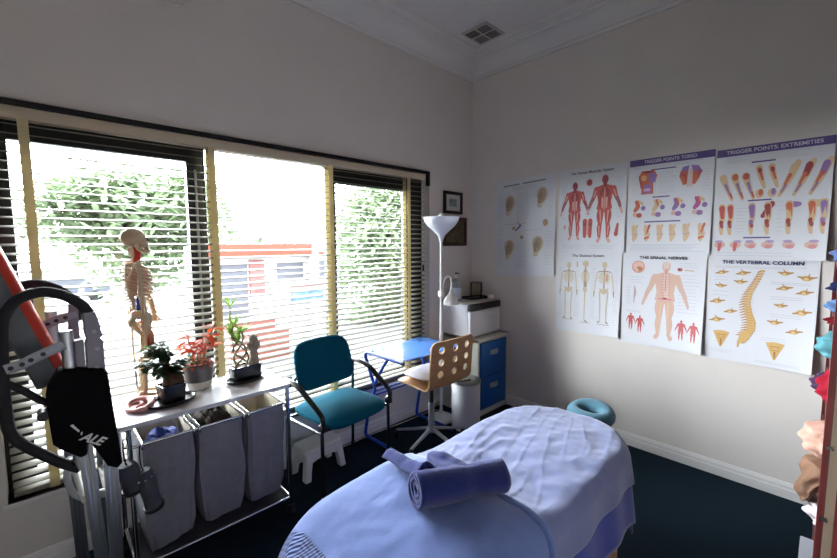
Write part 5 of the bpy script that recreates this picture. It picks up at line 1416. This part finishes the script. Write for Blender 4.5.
bm = BM(); box(bm, -1.02, -.82, -2.62, -2.474, .08, .25, .004); bx_ = single('white_box', bm, mat('white_card', (226, 230, 240), .5), (-.92, -2.55, .08), 'white box standing on the lowest shelf of the bookcase', 'box')

# ================================================================== OUTSIDE THE WINDOW
GZ = -1.8
bm = BM(); box(bm, -40, 45, .6, 60, GZ-.1, GZ); struct('ground', bm, mat('pale_asphalt', (92, 92, 92), .9, var=.1, vscale=1.5))
render_w = mat('white_render', (190, 189, 187), .8)
shp = thing('shop_building', 'low white shop with an orange-red fascia across the street', 'building', (1.8, 10, GZ))
bm = BM(); box(bm, -.1, 3.75, 9.2, 10.4, GZ, 1.45); part('wall', bm, render_w, shp)
bm = BM(); box(bm, -.15, 3.06, 8.75, 9.2, 1.13, 1.5, .01); box(bm, 3.06, 3.6, 8.9, 9.2, 1.13, 1.28, .01); part('fascia', bm, mat('orange_red_fascia', (150, 60, 42), .6), shp)
bm = BM(); box(bm, 3.02, 3.3, 8.78, 9.0, GZ, 1.5, .01); part('pillar', bm, render_w, shp)
gl = mat('shop_window_glass', (92, 94, 102), .4, spec=.3)
for a, b, c, d in ((.45, 1.2, -.6, .95), (2.1, 2.95, .45, 1.0), (3.4, 3.85, .45, 1.0), (.3, .42, -.9, .95)):
    bm = BM(); box(bm, a, b, 9.17, 9.2, c, d); part('window', bm, gl, shp)
bm = BM(); box(bm, 1.25, 1.68, 9.1, 9.2, .0, 1.05, .005); part('red_panel', bm, mat('red_panel_paint', (140, 72, 70), .6, rgb2=(150, 110, 106), vscale=3), shp)
bm = BM(); box(bm, 2.3, 3.42, 8.74, 8.77, -.22, .12, .004); part('blue_sign', bm, mat('blue_sign_paint', (44, 84, 130), .5, rgb2=(104, 128, 150), vscale=4), shp)
bm = BM(); box(bm, 2.3, 3.42, 8.74, 8.77, .2, .31, .004); part('red_sign', bm, mat('red_sign_paint', (136, 46, 44), .5, rgb2=(150, 110, 104), vscale=5), shp)
bm = BM(); box(bm, .35, 2.0, 8.3, 8.6, GZ, -.95, .01); box(bm, .35, 1.6, 8.3, 8.6, -.95, -.55, .01)
single('brick_planter', bm, mat('red_brick', (112, 66, 56), .85, var=.15, vscale=8), (1.2, 8.45, GZ), 'low red brick planter in front of the shop', 'planter')
def tree(x, y, zc, rx, ry, rz, n, label, seed, cols, lsz=.2):
    r = random.Random(seed); t = thing('tree', label, 'tree', (x, y, GZ))
    bm = BM(); tube(bm, cr([(x, y, GZ), (x+.1, y, GZ+1), (x-.05, y, zc-rz*.4), (x, y, zc+rz*.3)], 4), .12, 8)
    for k in range(8):
        a = k*2.4; tube(bm, [(x, y, zc-rz*.5+.2*k*rz/4), (x+math.cos(a)*rx*.6, y+math.sin(a)*ry*.6, zc-rz*.2+.22*k*rz/4)], [.05, .02], 6)
    part('trunk', bm, mat('tree_bark', (120, 104, 90), .9, var=.2), t)
    bm = BM(); cl = []
    for k in range(26):
        while True:
            p = Vector((r.uniform(-1, 1), r.uniform(-1, 1), r.uniform(-1, 1)))
            if .25 < p.length < 1: break
        cl.append(p)
    for k in range(n):
        c = r.choice(cl); p = c+Vector((r.gauss(0, .26), r.gauss(0, .26), r.gauss(0, .24)))
        q = Vector((x+p.x*rx, y+p.y*ry, zc+p.z*rz)); a = r.uniform(0, 2*PI)
        leaf(bm, q, Vector((math.cos(a), math.sin(a), r.uniform(-.7, .5))), Vector((r.uniform(-.4, .4), 0, 1)), lsz*r.uniform(.7, 1.3), lsz*.5, .3, r.randrange(2))
    part('foliage', bm, cols, t, smooth=False)
lm1 = leafmat('street_leaf', (104, 122, 88), (128, 144, 108), .7, .35)
lm2 = leafmat('street_leaf_pale', (122, 138, 108), (144, 156, 128), .7, .35)
tree(7.6, 11.0, 1.1, 3.0, 1.8, 2.9, 11000, 'leafy green tree filling the right window pane', 3, [lm1, lm2], .34)
tree(-.7, 13.8, 2.2, 2.3, 1.5, 2.0, 8000, 'pale green tree seen through the left window behind the skeleton', 5, [lm2, lm1], .34)
tree(4.8, 17.0, 1.4, 1.7, 1.2, 1.7, 1800, 'tree rising behind the right end of the shop', 8, [lm2, lm2], .24)
# parked car
cr_ = thing('parked_car', 'small grey car parked far across the street, seen through the left window', 'car', (-2.2, 28, GZ))
cw = mat('car_grey', (88, 92, 106), .3)
bm = BM(); prof = [(-2.1, .35), (-2.1, .75), (-1.9, .9), (-1.1, .98), (-.55, 1.42), (.75, 1.45), (1.5, 1.0), (2.05, .92), (2.12, .5), (2.05, .35)]
prism(bm, prof, lambda u, v, w: (-2.2+u, 28+w, GZ+v), -.85, .85); part('body', bm, cw, cr_, bevel=.05)
bm = BM(); prism(bm, [(-.95, 1.0), (-.5, 1.36), (.7, 1.38), (1.25, 1.02)], lambda u, v, w: (-2.2+u, 28+w, GZ+v), -.87, .87); part('side_window', bm, gl, cr_)
for u in (-1.35, 1.35):
    for w in (-.8, .8):
        bm = BM(); tube(bm, [(-2.2+u, 28+w-.1, GZ+.33), (-2.2+u, 28+w+.1, GZ+.33)], .33, 20); part('wheel', bm, black_plastic, cr_)

# ================================================================== CAMERA, LIGHT
cam_d = bpy.data.cameras.new('camera'); cam = bpy.data.objects.new('camera', cam_d); COL.objects.link(cam)
cam_d.sensor_width = 36; cam_d.sensor_fit = 'HORIZONTAL'; cam_d.lens = 36*394.8/837; cam_d.clip_start = .03; cam_d.clip_end = 200
F = Vector((0.69005506, 0.71817647, -0.08970272)); Rr = Vector((0.72080574, -0.69312354, -0.00434065)); U = Vector((0.06529242, 0.06166295, 0.99595913))
m = Matrix.Identity(4)
for i in range(3): m[i][0], m[i][1], m[i][2] = Rr[i], U[i], -F[i]
m.translation = Vector((-3.1287937, -2.48754333, 1.52)); cam.matrix_world = m
scene.camera = cam

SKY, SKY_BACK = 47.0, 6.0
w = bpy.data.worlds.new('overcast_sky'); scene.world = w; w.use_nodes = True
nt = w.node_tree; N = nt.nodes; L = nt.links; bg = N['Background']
# overcast; uneven brightness made up: street side lights the room, dim back spares facade
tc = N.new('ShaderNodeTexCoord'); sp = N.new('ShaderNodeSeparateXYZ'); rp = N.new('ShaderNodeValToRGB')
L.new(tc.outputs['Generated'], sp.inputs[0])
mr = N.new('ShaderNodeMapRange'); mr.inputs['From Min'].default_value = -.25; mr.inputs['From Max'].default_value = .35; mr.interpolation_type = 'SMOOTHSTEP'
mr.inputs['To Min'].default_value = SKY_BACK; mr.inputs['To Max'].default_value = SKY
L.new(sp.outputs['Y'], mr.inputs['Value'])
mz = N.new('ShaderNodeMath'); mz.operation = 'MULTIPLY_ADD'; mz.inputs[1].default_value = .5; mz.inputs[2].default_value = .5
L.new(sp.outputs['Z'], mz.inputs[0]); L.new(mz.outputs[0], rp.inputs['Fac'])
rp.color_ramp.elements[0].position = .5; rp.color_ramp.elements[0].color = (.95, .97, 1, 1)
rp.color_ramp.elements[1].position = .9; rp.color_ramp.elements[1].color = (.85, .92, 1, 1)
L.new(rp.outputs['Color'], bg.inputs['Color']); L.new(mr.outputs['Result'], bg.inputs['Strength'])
# daylight portal on the window opening (guides the sky light, gives none of its own)
ld = bpy.data.lights.new('window_daylight', 'AREA'); ld.shape = 'RECTANGLE'; ld.size = 2.7; ld.size_y = 1.77
ld.cycles.is_portal = True
lo = bpy.data.objects.new('window_daylight', ld); COL.objects.link(lo); lo.location = (-1.95, .19, 1.245); lo.rotation_euler = (R(-90), 0, 0)

scene.view_settings.view_transform = 'Standard'; scene.view_settings.look = 'None'
scene.view_settings.gamma = 1; scene.view_settings.use_curve_mapping = False; scene.view_settings.exposure = 0.52
cy = scene.cycles
cy.use_denoising = True
cy.max_bounces = 10; cy.diffuse_bounces = 6; cy.glossy_bounces = 4; cy.transparent_max_bounces = 24; cy.transmission_bounces = 6
cy.caustics_reflective = False; cy.caustics_refractive = False
cy.sample_clamp_indirect = 6.0
